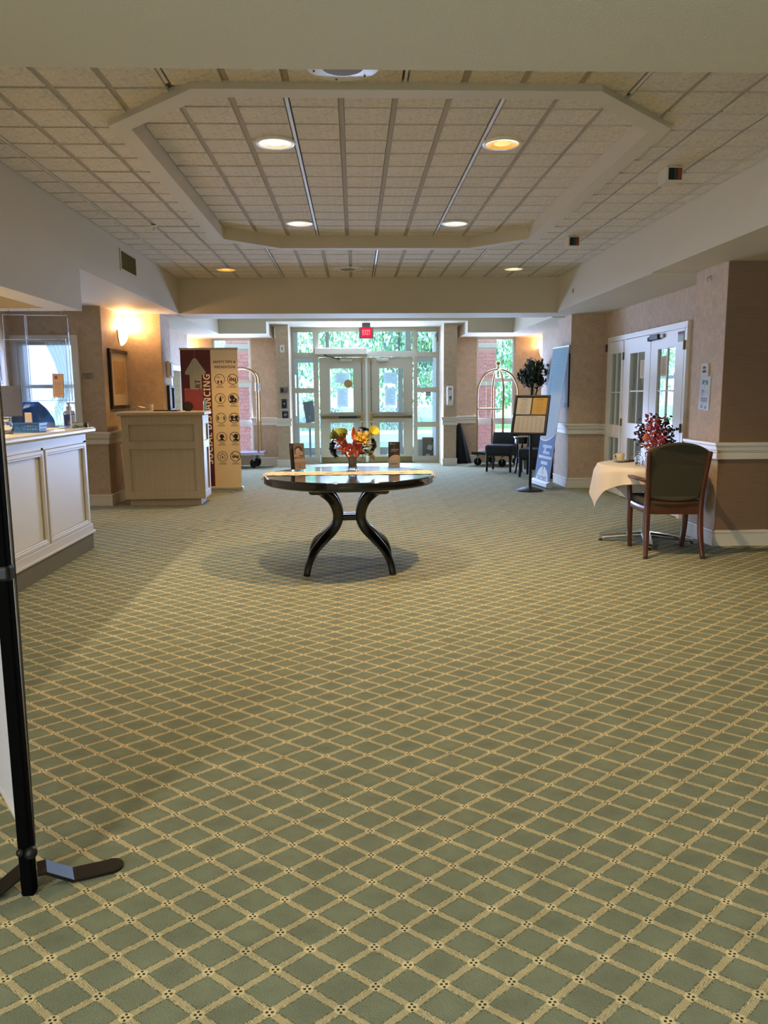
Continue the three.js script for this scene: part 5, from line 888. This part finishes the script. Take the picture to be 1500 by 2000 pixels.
{
  const w = thing('white_wall_box', 'white alarm box high on the grey side of the left pillar', 'alarm', [-2.64, 1.76, -11.36], Math.PI / 2); mesh('casing', RB(0.2, 0.23, 0.045, 0.012, 0, 0, 0.0225), m.paperWhite, w); mesh('cover', RB(0.15, 0.18, 0.02, 0.008, 0, 0, 0.05), S(0xb9b2aa, 0.4), w);
  const p = thing('framed_print', 'narrow dark framed print below the white alarm box', 'picture', [-2.64, 1.36, -11.36], Math.PI / 2); mesh('frame', frameGeo(-0.15, 0.15, -0.18, 0.18, 0.035, 0.04).translate(0, 0, 0.02), m.black, p); mesh('print', BB(-0.12, 0.12, -0.15, 0.15, 0.008, 0.014), S(0xb7b9c2, 0.6), p);
  const art = print(200, 256, (x, w, h) => { x.fillStyle = '#d9b27c'; x.fillRect(0, 0, w, h); for (let i = 0; i < 900; i++) { const u = hash(i, 1), v = hash(i, 2), d = Math.exp(-((u - 0.4) ** 2) * 14) * v; x.fillStyle = `rgba(112,70,28,${(0.08 + 0.4 * d * hash(i, 4)).toFixed(2)})`; x.fillRect(u * w, v * h, 2 + 3 * hash(i, 5), 6 + 40 * hash(i, 3) * v); } });
  const f = thing('framed_picture', 'large dark framed sepia drawing under the glowing left sconce', 'picture', [-3.138, 1.615, -10.655], Math.PI / 2); mesh('frame', frameGeo(-0.43, 0.43, -0.385, 0.385, 0.045, 0.035).translate(0, 0, 0.018), S(0x1c1410, 0.35), f); mesh('mat_board', BB(-0.39, 0.39, -0.345, 0.345, 0.004, 0.012), S(0xdcc6a2, 0.8), f); const a = sheet('drawing', 0.46, 0.43, 0.002, art, 0xd9b27c, f, { rough: 0.8 }); a.position.set(0, 0.02, 0.0135);
  const g = thing('wall_frame', 'dark framed picture on the pillar side behind the pale blue banner', 'picture', [3.14, 1.575, -11.62], -Math.PI / 2); mesh('frame', frameGeo(-0.26, 0.26, -0.385, 0.385, 0.045, 0.024).translate(0, 0, 0.012), m.black, g); mesh('print', BB(-0.22, 0.22, -0.345, 0.345, 0.004, 0.010), S(0x6f6860, 0.5), g);
  const n = print(200, 440, (x, w, h) => { x.fillStyle = '#c6c8d0'; x.fillRect(0, 0, w, h); x.fillStyle = '#4d6a6e'; x.fillRect(44, 54, 116, 56); x.fillStyle = '#c6d4d0'; x.beginPath(); x.moveTo(84, 104); x.lineTo(102, 64); x.lineTo(118, 104); x.fill(); x.fillStyle = '#555a68'; x.fillRect(92, 128, 14, 14); x.lineWidth = 8; x.strokeStyle = '#565b6e'; x.strokeRect(52, 180, 24, 70); x.fillStyle = '#565b6e'; x.fillRect(52, 176, 24, 40); x.fillRect(102, 170, 6, 70); x.fillRect(158, 170, 6, 70); x.fillStyle = '#9aa'; x.fillRect(112, 196, 44, 6); x.fillStyle = '#5d6880'; x.fillRect(40, 280, 124, 56); x.fillStyle = '#8792a8'; x.fillRect(50, 292, 104, 30); lines(x, 46, 346, 100, 2, 14, 6, '#8b93a6'); x.fillStyle = '#67728a'; x.fillRect(36, 378, 50, 46); x.fillRect(112, 384, 50, 44); });
  const s = tag(sheet('laminated_notice', 0.215, 0.31, 0.002, n, 0xe6e6ee, null, { rough: 0.15 }), 'white laminated notice with blue diagrams on the right wall block', 'notice'); s.position.set(3.266, 1.385, -7.215); s.rotation.set(0, -Math.PI / 2, 0); s.rotateZ(-0.05);
  const pt = print(100, 90, (x, w, h) => { x.fillStyle = '#d9d2c8'; x.fillRect(0, 0, w, h); x.fillStyle = '#26262a'; x.fillRect(26, 22, 46, 18); x.fillRect(22, 48, 56, 20); });
  const pl = tag(sheet('square_plaque', 0.14, 0.115, 0.012, pt, 0xd9d2c8), 'small white plaque with two dark lines above the laminated notice', 'sign'); pl.position.set(3.264, 1.60, -7.225); pl.rotation.y = -Math.PI / 2;
  const hk = thing('wall_hook', 'small chrome hook high on the right wall block', 'hook', [3.268, 2.42, -7.22]); mesh('back_plate', RB(0.008, 0.055, 0.016, 0.002, 0, 0, 0), m.chrome, hk); mesh('prong', TU([[-0.004, 0.012, 0], [-0.03, 0.005, 0], [-0.032, -0.02, 0], [-0.02, -0.026, 0]], 0.004, 10, 6), m.chrome, hk);
  box('wall_button', 'small round-cornered beige button on the right soffit face', 'button', 2.83, 2.841, 2.665, 2.72, -10.26, -10.2, S(0xa89c84, 0.5));
  box('door_chime', 'small dark box on the wall left of the glazed doors', 'device', 3.595, 3.62, 1.965, 2.07, -11.2, -11.13, S(0x3a2a20, 0.5), 0.006);
  const dc = thing('door_holder', 'black magnetic holder at the top where the two glazed doors meet', 'door holder', [3.575, 2.035, -9.28]); mesh('housing', RB(0.06, 0.06, 0.26, 0.01, -0.005, 0, 0.02), m.black, dc); mesh('arm', RB(0.03, 0.045, 0.14, 0.008, 0.0, 0.005, 0.2), S(0x8d8a84, 0.4), dc); mesh('latch', RB(0.05, 0.05, 0.06, 0.01, -0.01, -0.012, -0.15), m.black, dc);
  const nt = print(80, 190, (x, w, h) => { x.fillStyle = '#d6bd94'; x.fillRect(0, 0, w, h); lines(x, 16, 24, 50, 12, 12, 5, '#a88e68'); });
  const a1 = tag(sheet('taped_notice', 0.15, 0.225, 0.002, nt, 0x3a3028), 'tan notice on the glass of the far glazed door leaf', 'notice'); a1.position.set(3.597, 1.68, -9.72); a1.rotation.y = -Math.PI / 2;
  const a2 = tag(sheet('taped_notice', 0.18, 0.23, 0.002, nt, 0x3a3028), 'tan notice on the glass of the near glazed door leaf', 'notice'); a2.position.set(3.597, 1.695, -9.05); a2.rotation.y = -Math.PI / 2;
  const st = print(100, 110, (x, w, h) => { x.fillStyle = '#cfe6de'; x.fillRect(0, 0, w, h); x.fillStyle = '#8a6a78'; x.fillRect(0, 0, w, 26); x.fillStyle = '#b6a8cc'; x.fillRect(0, 26, w, 16); });
  const a3 = tag(sheet('corner_sticker', 0.15, 0.11, 0.002, st, 0xcfe6de), 'pale green sticker at the top right corner of the near glazed door', 'sticker'); a3.position.set(3.578, 1.995, -8.56); a3.rotation.y = -Math.PI / 2;
}
// ================================================================ dining table and chair at the right
const DT = [2.73, -7.12], DR = 0.45, DH = 0.735;
{
  const t = thing('dining_table', 'small round pedestal dining table with a four-toed metal base', 'table', [DT[0], 0, DT[1]]);
  mesh('tabletop', LA([[0, DH - 0.03], [DR - 0.01, DH - 0.03], [DR, DH - 0.02], [DR, DH - 0.008], [DR - 0.006, DH - 0.003], [0, DH - 0.003]], 48), m.cherry, t);
  mesh('column', [CY(0.036, 0.036, 0.62, 0, 0.38, 0, 20)], m.steel, t); mesh('top_spider', [RB(0.5, 0.02, 0.06, 0.005, 0, DH - 0.042, 0), RB(0.06, 0.02, 0.5, 0.005, 0, DH - 0.042, 0)], m.steel, t);
  for (let i = 0; i < 4; i++) { const a = i * Math.PI / 2 - 0.28, c = Math.cos(a), s = Math.sin(a); mesh('base_toe', sweep([[0, 0.075, 0], [0.15 * c, 0.062, -0.15 * s], [0.42 * c, 0.03, -0.42 * s]], (u) => [0.05 - 0.012 * u, 0.028 - 0.012 * u], 10, 12, 4, [s, 0, c]), m.chrome, t); mesh('glide', CY(0.015, 0.018, 0.014, 0.41 * c, 0.007, -0.41 * s, 14), m.black, t); }
  const hs = 0.66, cloth = (u, v) => {
    const a = u * Math.PI * 2, ca = Math.cos(a), sa = Math.sin(a), edge = hs / Math.max(Math.abs(Math.cos(a + 0.72)), Math.abs(Math.sin(a + 0.72)));
    const rt = DR + 0.004; if (v < 0.4) { const r = rt * v / 0.4; return [DT[0] + r * ca, DH + 0.002, DT[1] + r * sa]; }
    const k = (v - 0.4) / 0.6, front = Math.max(0, Math.cos(a - 1.5)) ** 2, lift = 1 - 0.62 * front, L = (edge - rt) * k * 1.02 * lift, fold = Math.sin(a * 9 + 1) * 0.6 + Math.sin(a * 14 + 2) * 0.4, out = 0.022 * Math.min(1, k * 4) + 0.028 * fold * k + 0.02 * k;
    const r = rt + out + (k < 0.12 ? 0.004 : 0.006); return [Math.min(3.25, DT[0] + r * ca), DH - Math.max(0, L - 0.006) + (k < 0.1 ? 0.001 : 0), DT[1] + r * sa];
  };
  tag(mesh('tablecloth', surf(160, 34, cloth, 0.002), m.linen), 'cream cloth draped over the small dining table with a corner hanging low', 'tablecloth');
  const cup = thing('coffee_cup', 'cream coffee cup with a curled handle on its saucer', 'cup', [2.535, DH + 0.017, -7.33]); mesh('cup_body', LA([[0, 0], [0.026, 0], [0.03, 0.006], [0.039, 0.045], [0.041, 0.07], [0.038, 0.07], [0.036, 0.046], [0.027, 0.009], [0, 0.007]], 28), S(0xdccfae, 0.3), cup); mesh('handle', TU([[-0.037, 0.056, 0], [-0.058, 0.056, 0], [-0.063, 0.036, 0], [-0.05, 0.02, 0], [-0.034, 0.022, 0]], 0.005, 16, 8), S(0xdccfae, 0.3), cup);
  tag(mesh('saucer', LA([[0, 0.004], [0.03, 0.003], [0.04, 0.006], [0.076, 0.016], [0.077, 0.019], [0.04, 0.011], [0.028, 0.009], [0, 0.009]], 36).translate(2.535, DH + 0.004, -7.33), S(0xdccfae, 0.3)), 'cream saucer under the coffee cup', 'saucer');
  const glass = thing('water_glass', 'upturned stemless water glass at the left of the pair near the chair', 'glass', [2.60, DH + 0.004, -7.02]); mesh('bowl', LA([[0.038, 0], [0.036, 0.05], [0.03, 0.075], [0.012, 0.085], [0.008, 0.115], [0.03, 0.12], [0.03, 0.123], [0.001, 0.124], [0.001, 0.088], [0.026, 0.073], [0.0335, 0.05], [0.036, 0]], 28), m.crystal, glass);
  copy(glass, [2.685, DH + 0.004, -7.00], 0, 'upturned stemless water glass beside the chair back, right of the pair');
  tag(mesh('brown_napkin', [RB(0.16, 0.012, 0.1, 0.005, 2.66, DH + 0.012, -7.38)], S(0x4a2018, 0.8)), 'folded dark red napkin behind the glasses', 'napkin');
  const fk = thing('dinner_fork', 'steel fork lying at the near edge of the cloth', 'fork', [2.56, DH + 0.004, -6.90], 0.4); mesh('fork_handle', RB(0.012, 0.003, 0.12, 0.001, 0, 0.003, 0.05), m.chrome, fk); mesh('tines', [-1, 0, 1].map((i) => RB(0.003, 0.002, 0.05, 0.0008, i * 0.006, 0.004, -0.035)).concat(RB(0.018, 0.003, 0.02, 0.001, 0, 0.003, -0.006)), m.chrome, fk);
  tag(mesh('bread_plate', LA([[0, 0.003], [0.045, 0.003], [0.072, 0.012], [0.072, 0.015], [0.044, 0.007], [0, 0.007]], 32).translate(2.66, DH + 0.003, -6.86), S(0xe4dccb, 0.3)), 'small cream plate near the chair back on the dining cloth', 'plate');
  const v = thing('bud_vase', 'slim clear vase of red and purple stems on the dining table', 'vase', [2.77, DH + 0.003, -7.14]); mesh('vase_body', LA([[0, 0], [0.032, 0], [0.036, 0.01], [0.03, 0.06], [0.022, 0.10], [0.026, 0.13], [0.024, 0.13], [0.02, 0.1], [0.027, 0.06], [0.03, 0.012], [0, 0.01]], 24), m.crystal, v);
  const f = thing('artificial_stems', 'spray of red, orange and dark purple artificial leaves in the slim vase', 'flowers', [2.77, DH + 0.003, -7.14]);
  const mats = [S(0xa03440, 0.6, { side: THREE.DoubleSide }), S(0xc25a5a, 0.6, { side: THREE.DoubleSide }), S(0xe0762c, 0.6, { side: THREE.DoubleSide }), S(0x1a1626, 0.6, { side: THREE.DoubleSide }), S(0x3a1820, 0.6, { side: THREE.DoubleSide })], stem = S(0x3c3a24, 0.7);
  const spr = [[-0.155, 0.30, 0.02, 4], [-0.11, 0.375, -0.02, 4], [-0.06, 0.39, 0.04, 1], [-0.03, 0.43, 0.0, 0], [0.03, 0.395, 0.05, 0], [0.045, 0.44, 0.0, 4], [0.09, 0.38, 0.03, 3], [0.14, 0.41, -0.02, 3], [0.175, 0.32, 0.02, 3], [0.16, 0.245, 0.04, 3], [-0.09, 0.235, 0.08, 2], [-0.05, 0.30, 0.09, 1], [0.04, 0.27, 0.1, 1], [0.07, 0.195, 0.1, 0], [0.0, 0.34, 0.08, 0], [0.1, 0.30, 0.07, 4], [0.12, 0.22, -0.02, 3]];
  for (const [x, y, z, c] of spr) {
    mesh('stem', TU([[0, 0.03, 0], [x * 0.3, y * 0.5, z * 0.3], [x, y, z]], 0.0022, 10, 5), stem, f);
    const g = []; for (let i = 0; i < 40; i++) { const t = rr(0.55, 1.06), p = aim(petal(rr(0.026, 0.042), rr(0.010, 0.016), 0.6, 0.3, 3), [rr(-1, 1), rr(-0.3, 1), rr(-1, 1)], rr(0, 3)); p.translate(x * (0.3 + 0.7 * t) + rr(-0.028, 0.028), y * t + rr(-0.03, 0.02), z * (0.3 + 0.7 * t) + rr(-0.028, 0.028)); g.push(p); }
    mesh('leaf_spray', g, mats[c], f, true);
  }
}
{
  const c = thing('dining_chair', 'cherry wood armchair with olive upholstered back pushed up to the dining table', 'chair', [2.715, 0, -6.62], -0.10);
  const stile = (s) => sweep([[s * 0.238, 0, 0.27], [s * 0.225, 0.18, 0.225], [s * 0.222, 0.42, 0.20], [s * 0.228, 0.6, 0.215], [s * 0.24, 0.78, 0.25], [s * 0.25, 0.905, 0.285]], (t) => { const w = t < 0.5 ? 0.017 + 0.006 * Math.sin(t * 5) : 0.021 - 0.006 * (t - 0.5); return [w, 0.026 - 0.006 * Math.abs(t - 0.45)]; }, 30, 12, 4);
  const front = (s) => sweep([[s * 0.232, 0, -0.285], [s * 0.245, 0.2, -0.27], [s * 0.25, 0.42, -0.262], [s * 0.262, 0.56, -0.262], [s * 0.268, 0.655, -0.225]], (t) => [0.018 + 0.006 * Math.sin(t * 3.1), 0.024 + 0.004 * Math.sin(t * 3.1)], 26, 12, 4);
  for (const s of [-1, 1]) {
    mesh('rear_leg', stile(s), m.cherry, c); mesh('front_leg', front(s), m.cherry, c);
    mesh('arm', sweep([[s * 0.236, 0.655, 0.225], [s * 0.275, 0.665, 0.10], [s * 0.295, 0.668, -0.05], [s * 0.288, 0.665, -0.18], [s * 0.268, 0.658, -0.26]], (t) => [0.018 + 0.01 * Math.sin(t * 3.1), 0.013], 24, 12, 4), m.cherry, c);
    mesh('side_rail', sweep([[s * 0.222, 0.405, 0.2], [s * 0.245, 0.405, -0.02], [s * 0.248, 0.405, -0.25]], () => [0.012, 0.032], 8, 8, 5, [1, 0, 0]), m.cherry, c);
  }
  mesh('rear_rail', RB(0.44, 0.066, 0.024, 0.005, 0, 0.405, 0.205), m.cherry, c); mesh('front_rail', RB(0.48, 0.066, 0.024, 0.005, 0, 0.405, -0.262), m.cherry, c);
  mesh('seat', sweep([[0, 0.455, 0.215], [0, 0.462, 0.0], [0, 0.46, -0.275]], (t) => [0.225 + 0.028 * t, 0.035], 12, 20, 7), m.fabric, c);
  const sh = new THREE.Shape(); sh.moveTo(-0.205, 0.515); sh.quadraticCurveTo(-0.15, 0.485, 0, 0.48); sh.quadraticCurveTo(0.15, 0.485, 0.205, 0.515); sh.bezierCurveTo(0.235, 0.62, 0.235, 0.74, 0.268, 0.895); sh.bezierCurveTo(0.20, 0.955, 0.10, 0.985, 0, 0.985); sh.bezierCurveTo(-0.10, 0.985, -0.20, 0.955, -0.268, 0.895); sh.bezierCurveTo(-0.235, 0.74, -0.235, 0.62, -0.205, 0.515);
  const back = plate(sh, 0.05, [], 0.016), bp = back.attributes.position; for (let i = 0; i < bp.count; i++) { const x = bp.getX(i), y = bp.getY(i); bp.setZ(i, bp.getZ(i) + 0.185 + Math.max(0, y - 0.5) * 0.16 + 0.03 - x * x * 0.55); } back.computeVertexNormals();
  mesh('backrest', back, m.fabric, c); mesh('lower_back_rail', sweep([[-0.22, 0.475, 0.20], [0, 0.465, 0.225], [0.22, 0.475, 0.20]], () => [0.014, 0.012], 10, 8, 4, [0, 1, 0]), m.cherry, c);
}
// ================================================================ free-standing screen at the left edge
{
  const s = thing('partition_screen', 'white vinyl screen on a black post with flat bent feet', 'screen', [-0.942, 0, -2.065]);
  const jet = M(0x030303, 0.85, { specularIntensity: 0.15 });
  mesh('post', RB(0.036, 1.42, 0.036, 0.007, 0, 0.71, 0), jet, s); mesh('upper_post', RB(0.030, 1.1, 0.03, 0.008, 0, 1.45, 0), jet, s); mesh('collar', RB(0.044, 0.045, 0.044, 0.012, 0.002, 0.935, 0), m.black, s);
  mesh('knob', [SP(0.018, 0.02, 0.135, 0.018, 12), SP(0.012, -0.006, 0.14, 0.024, 10)], m.black, s);
  const foot = (sx, name) => mesh(name, plate([[0, 0.058], [0.025, 0.058], [0.095, 0.012], [0.20, 0.008], [0.20, 0.0], [0.09, 0.004], [0.02, 0.05], [0, 0.05]], 0.072, [], 0.002).rotateY(sx > 0 ? 0.42 : Math.PI + 0.42).translate(sx * 0.012, 0, -0.03), S(0x26221f, 0.3, { metalness: 0.5 }), s);
  foot(1, 'foot'); foot(-1, 'foot'); mesh('foot_tip', CY(0.036, 0.036, 0.008, 0, 0, 0, 24).translate(0.012 + 0.2 * Math.cos(0.42), 0.004, -0.03 - 0.2 * Math.sin(0.42)), S(0x26221f, 0.3, { metalness: 0.5 }), s);
  const vinyl = surf(30, 20, (u, v) => { const d = 0.012 + u * 1.22, w = 0.006 * Math.sin(u * 9 + v * 3); return [0.018 - 0.58 * d + w * 0.8, 0.115 + v * 1.78, -0.028 - 0.815 * d - w * 0.5]; }, 0.004);
  mesh('vinyl_sheet', vinyl, S(0xf2edf2, 0.45), s);
  mesh('hem_tube', bar([0.005, 0.115, -0.04], [0.02 - 0.58 * 1.2, 0.115, -0.03 - 0.815 * 1.2], 0.009), m.white, s);
  const far = mesh('rear_post', RB(0.04, 1.95, 0.036, 0.008, 0.018 - 0.58 * 1.24, 0.975, -0.028 - 0.815 * 1.24), m.black, s);
}
// ================================================================ porch, outer storefront and the outdoors
{
  const w = structGroup('window_10'), z = -18.3;
  mesh('window_frame', [BB(-1.4, -1.28, 0, 3.2, z - 0.05, z + 0.05), BB(1.88, 2.0, 0, 3.2, z - 0.05, z + 0.05), BB(-1.28, 1.88, 3.05, 3.2, z - 0.05, z + 0.05), BB(-1.28, 1.88, 2.12, 2.22, z - 0.05, z + 0.05)], m.white, w);
  for (const x of [-0.6, 0.24, 1.08]) mesh('mullion', BB(x - 0.05, x + 0.05, 0, 2.12, z - 0.04, z + 0.04), m.white, w);
  mesh('mullion', BB(-0.64, -0.56, 2.2, 3.06, z - 0.04, z + 0.04), m.white, w); mesh('mullion', BB(1.2, 1.32, 2.2, 3.06, z - 0.04, z + 0.04), m.white, w);
  for (const [a, b] of [[-1.28, -0.65], [-0.55, 0.19], [0.29, 1.03], [1.13, 1.88]]) { mesh('lower_rail', BB(a, b, 0, 0.16, z - 0.03, z + 0.03), m.white, w); mesh('pane', BB(a, b, 0.16, 2.12, z - 0.003, z + 0.003), m.glass, w); }
  struct('wall_porch_left', [BB(-1.5, -1.38, 0, 3.2, -16.0, -18.35), BB(-1.39, -1.36, 0, 3.2, -16.9, -17.1)], S(0xe8d9d2, 0.6)); struct('wall_porch_right', [BB(1.83, 2.05, 0, 3.2, -16.0, -18.35), BB(1.80, 1.84, 0, 3.2, -17.2, -17.4)], S(0xe8dfe2, 0.6));
  struct('floor_porch', BB(-1.5, 2.05, -0.1, 0.0, -16.05, -18.4), S(0xb9b2b0, 0.8));
}
struct('ground', BB(-60, 60, -0.5, -0.06, -16.0, -80), S(0xa8aeb4, 0.9)); struct('ground_left', BB(-60, -3.6, -0.5, -0.06, 6, -16.05), S(0xa8aeb4, 0.9)); struct('ground_right', BB(9.15, 60, -0.5, -0.06, 6, -16.05), S(0x8fae78, 0.9)); struct('ground_dining_side', BB(4.25, 9.2, -0.5, -0.06, -13.6, -16.05), S(0x8fae78, 0.9));
struct('lawn', BB(-60, 60, -0.06, 0.0, -29, -80), S(0x9cc48a, 0.95)); struct('kerb', BB(-60, 60, -0.06, 0.06, -28.6, -29), S(0xd2d2cc, 0.8)); struct('pavement', BB(-8, 8, -0.06, -0.01, -16.05, -21), S(0xd0ccc8, 0.85));
function brickPier(x0, x1, z1, label) {
  const p = thing('brick_pier', label, 'pillar', [0, 0, 0]), depth = 0.45, z0 = z1 - depth, rh = 0.077;
  mesh('mortar_core', BB(x0 + 0.006, x1 - 0.006, 0, 3.0, z0, z1 - 0.006), S(0xe6d2d0, 0.9), p);
  mesh('stone_band', RBB(x0 - 0.015, x1 + 0.015, 2.36, 2.46, z0, z1 + 0.015, 0.006), S(0xe2ded6, 0.8), p); mesh('stone_band', RBB(x0 - 0.015, x1 + 0.015, 1.56, 1.66, z0, z1 + 0.015, 0.006), S(0xe2ded6, 0.8), p);
  const bw = 0.19, shared = new Map();
  for (let r = 0; r * rh < 2.9; r++) {
    const y = r * rh + 0.006; if ((y > 2.29 && y < 2.46) || (y > 1.49 && y < 1.66)) continue;
    for (let x = x0 - (r % 2) * bw / 2; x < x1 - 0.02; x += bw) {
      const a = Math.max(x0, x) + (x > x0 ? 0.006 : 0), b = Math.min(x1, x + bw) - (x + bw < x1 ? 0.006 : 0); if (b - a < 0.02) continue;
      const k = (b - a).toFixed(3); let g = shared.get(k); if (!g) { g = boxUV(new THREE.BoxGeometry(b - a, rh - 0.013, 0.1)); shared.set(k, g); }
      const o = new THREE.Mesh(g, brick[Math.floor(hash(r, Math.round(x * 50), 2) * 3)]); o.name = 'brick'; o.position.set((a + b) / 2, y + rh / 2, z1 - 0.05 + 0.004 * hash(r, Math.round(x * 50), 4)); o.castShadow = o.receiveShadow = true; p.add(o);
    }
  }
}
const brick = brickMaps.map((t) => S(0xffffff, 0.85, { map: t }));
brickPier(-2.72, -2.24, -16.95, 'red brick pier with pale stone bands outside the left window');
brickPier(2.53, 3.07, -16.95, 'red brick pier with pale stone bands outside the right window');
const leafG = petal(0.11, 0.042, 0.4, 0.2, 2), barkM = S(0x8a7a6c, 0.9);
function tree(x, z, h, r, n, tint, label) {
  const t = thing('leafy_tree', label, 'tree', [x, -0.05, z]);
  mesh('trunk', TU([[0, 0, 0], [0.1, h * 0.3, 0.05], [0, h * 0.65, 0]], 0.16, 12, 8), barkM, t);
  const im = new THREE.InstancedMesh(leafG, S(tint, 0.7, { side: THREE.DoubleSide }), n), mt = new THREE.Matrix4(), q = new THREE.Quaternion(), e = new THREE.Euler(), c = new THREE.Color();
  const blobs = Array.from({ length: 26 }, () => [rr(-1, 1) * r * 0.7, h * rr(0.22, 0.95), rr(-1, 1) * r * 0.5, rr(0.3, 0.5) * r]);
  for (let i = 0; i < n; i++) { const b = blobs[i % 26], a = rr(0, 6.28), w = rr(-1, 1), d = b[3] * rr(0.55, 1) ** 0.5, s = rr(1.0, 2.2); e.set(rr(0, 6.28), rr(0, 6.28), 0); mt.compose(new THREE.Vector3(b[0] + d * Math.cos(a) * Math.sqrt(1 - w * w), Math.max(0.2, b[1] + d * w), b[2] + d * Math.sin(a) * Math.sqrt(1 - w * w)), q.setFromEuler(e), new THREE.Vector3(s, s, s)); im.setMatrixAt(i, mt); im.setColorAt(i, c.setRGB(rr(0.6, 1.5), rr(0.75, 1.3), rr(0.6, 1.3))); }
  im.name = 'foliage'; im.userData.kind = 'stuff'; im.castShadow = true; im.receiveShadow = true; t.add(im);
}
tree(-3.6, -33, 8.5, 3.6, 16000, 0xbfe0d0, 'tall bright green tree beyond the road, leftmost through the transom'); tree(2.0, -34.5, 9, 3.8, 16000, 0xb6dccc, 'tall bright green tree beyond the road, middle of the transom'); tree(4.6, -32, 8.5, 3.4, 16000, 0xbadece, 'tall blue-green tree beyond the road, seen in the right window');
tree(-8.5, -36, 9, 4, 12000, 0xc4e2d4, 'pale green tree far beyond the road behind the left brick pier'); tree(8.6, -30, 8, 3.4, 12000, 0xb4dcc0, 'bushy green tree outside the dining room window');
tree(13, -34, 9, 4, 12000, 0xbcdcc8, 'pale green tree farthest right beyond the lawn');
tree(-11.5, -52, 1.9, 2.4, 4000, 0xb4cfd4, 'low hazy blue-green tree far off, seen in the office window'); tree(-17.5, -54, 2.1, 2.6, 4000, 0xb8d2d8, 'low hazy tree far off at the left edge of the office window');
function shrub(x, z, r, h, tint, label) {
  const t = thing('low_shrub', label, 'shrub', [x, 0, z]); mesh('woody_stem', [bar([0, 0, 0], [0.1, h * 0.6, 0], 0.02, 6), bar([0, 0, 0], [-0.12, h * 0.6, 0.05], 0.02, 6)], barkM, t);
  const n = 900, im = new THREE.InstancedMesh(leafG, S(tint, 0.75, { side: THREE.DoubleSide }), n), mt = new THREE.Matrix4(), q = new THREE.Quaternion(), e = new THREE.Euler();
  for (let i = 0; i < n; i++) { const a = rr(0, 6.28), d = Math.sqrt(rnd()) * r, s = rr(0.5, 1.1); e.set(rr(0, 6.28), rr(0, 6.28), 0); mt.compose(new THREE.Vector3(d * Math.cos(a), rr(0.05, 1) * h * (1 - 0.4 * (d / r) ** 2), d * Math.sin(a) * 0.6), q.setFromEuler(e), new THREE.Vector3(s, s, s)); im.setMatrixAt(i, mt); }
  im.name = 'foliage'; im.userData.kind = 'stuff'; im.castShadow = im.receiveShadow = true; t.add(im);
}
shrub(-1.0, -30, 1.1, 1.0, 0x8f93b4, 'low greyish purple shrub beyond the road, left of the entry'); shrub(1.4, -30, 1.2, 1.0, 0x9094b8, 'low greyish purple shrub beyond the road, right of the entry'); shrub(3.35, -17.9, 0.5, 0.45, 0xa3b79a, 'small pale shrub at the foot of the right brick pier');
shrub(-2.3, -18.1, 0.5, 0.4, 0xa3b79a, 'small pale shrub at the foot of the left brick pier');

renderer.render(scene, camera);
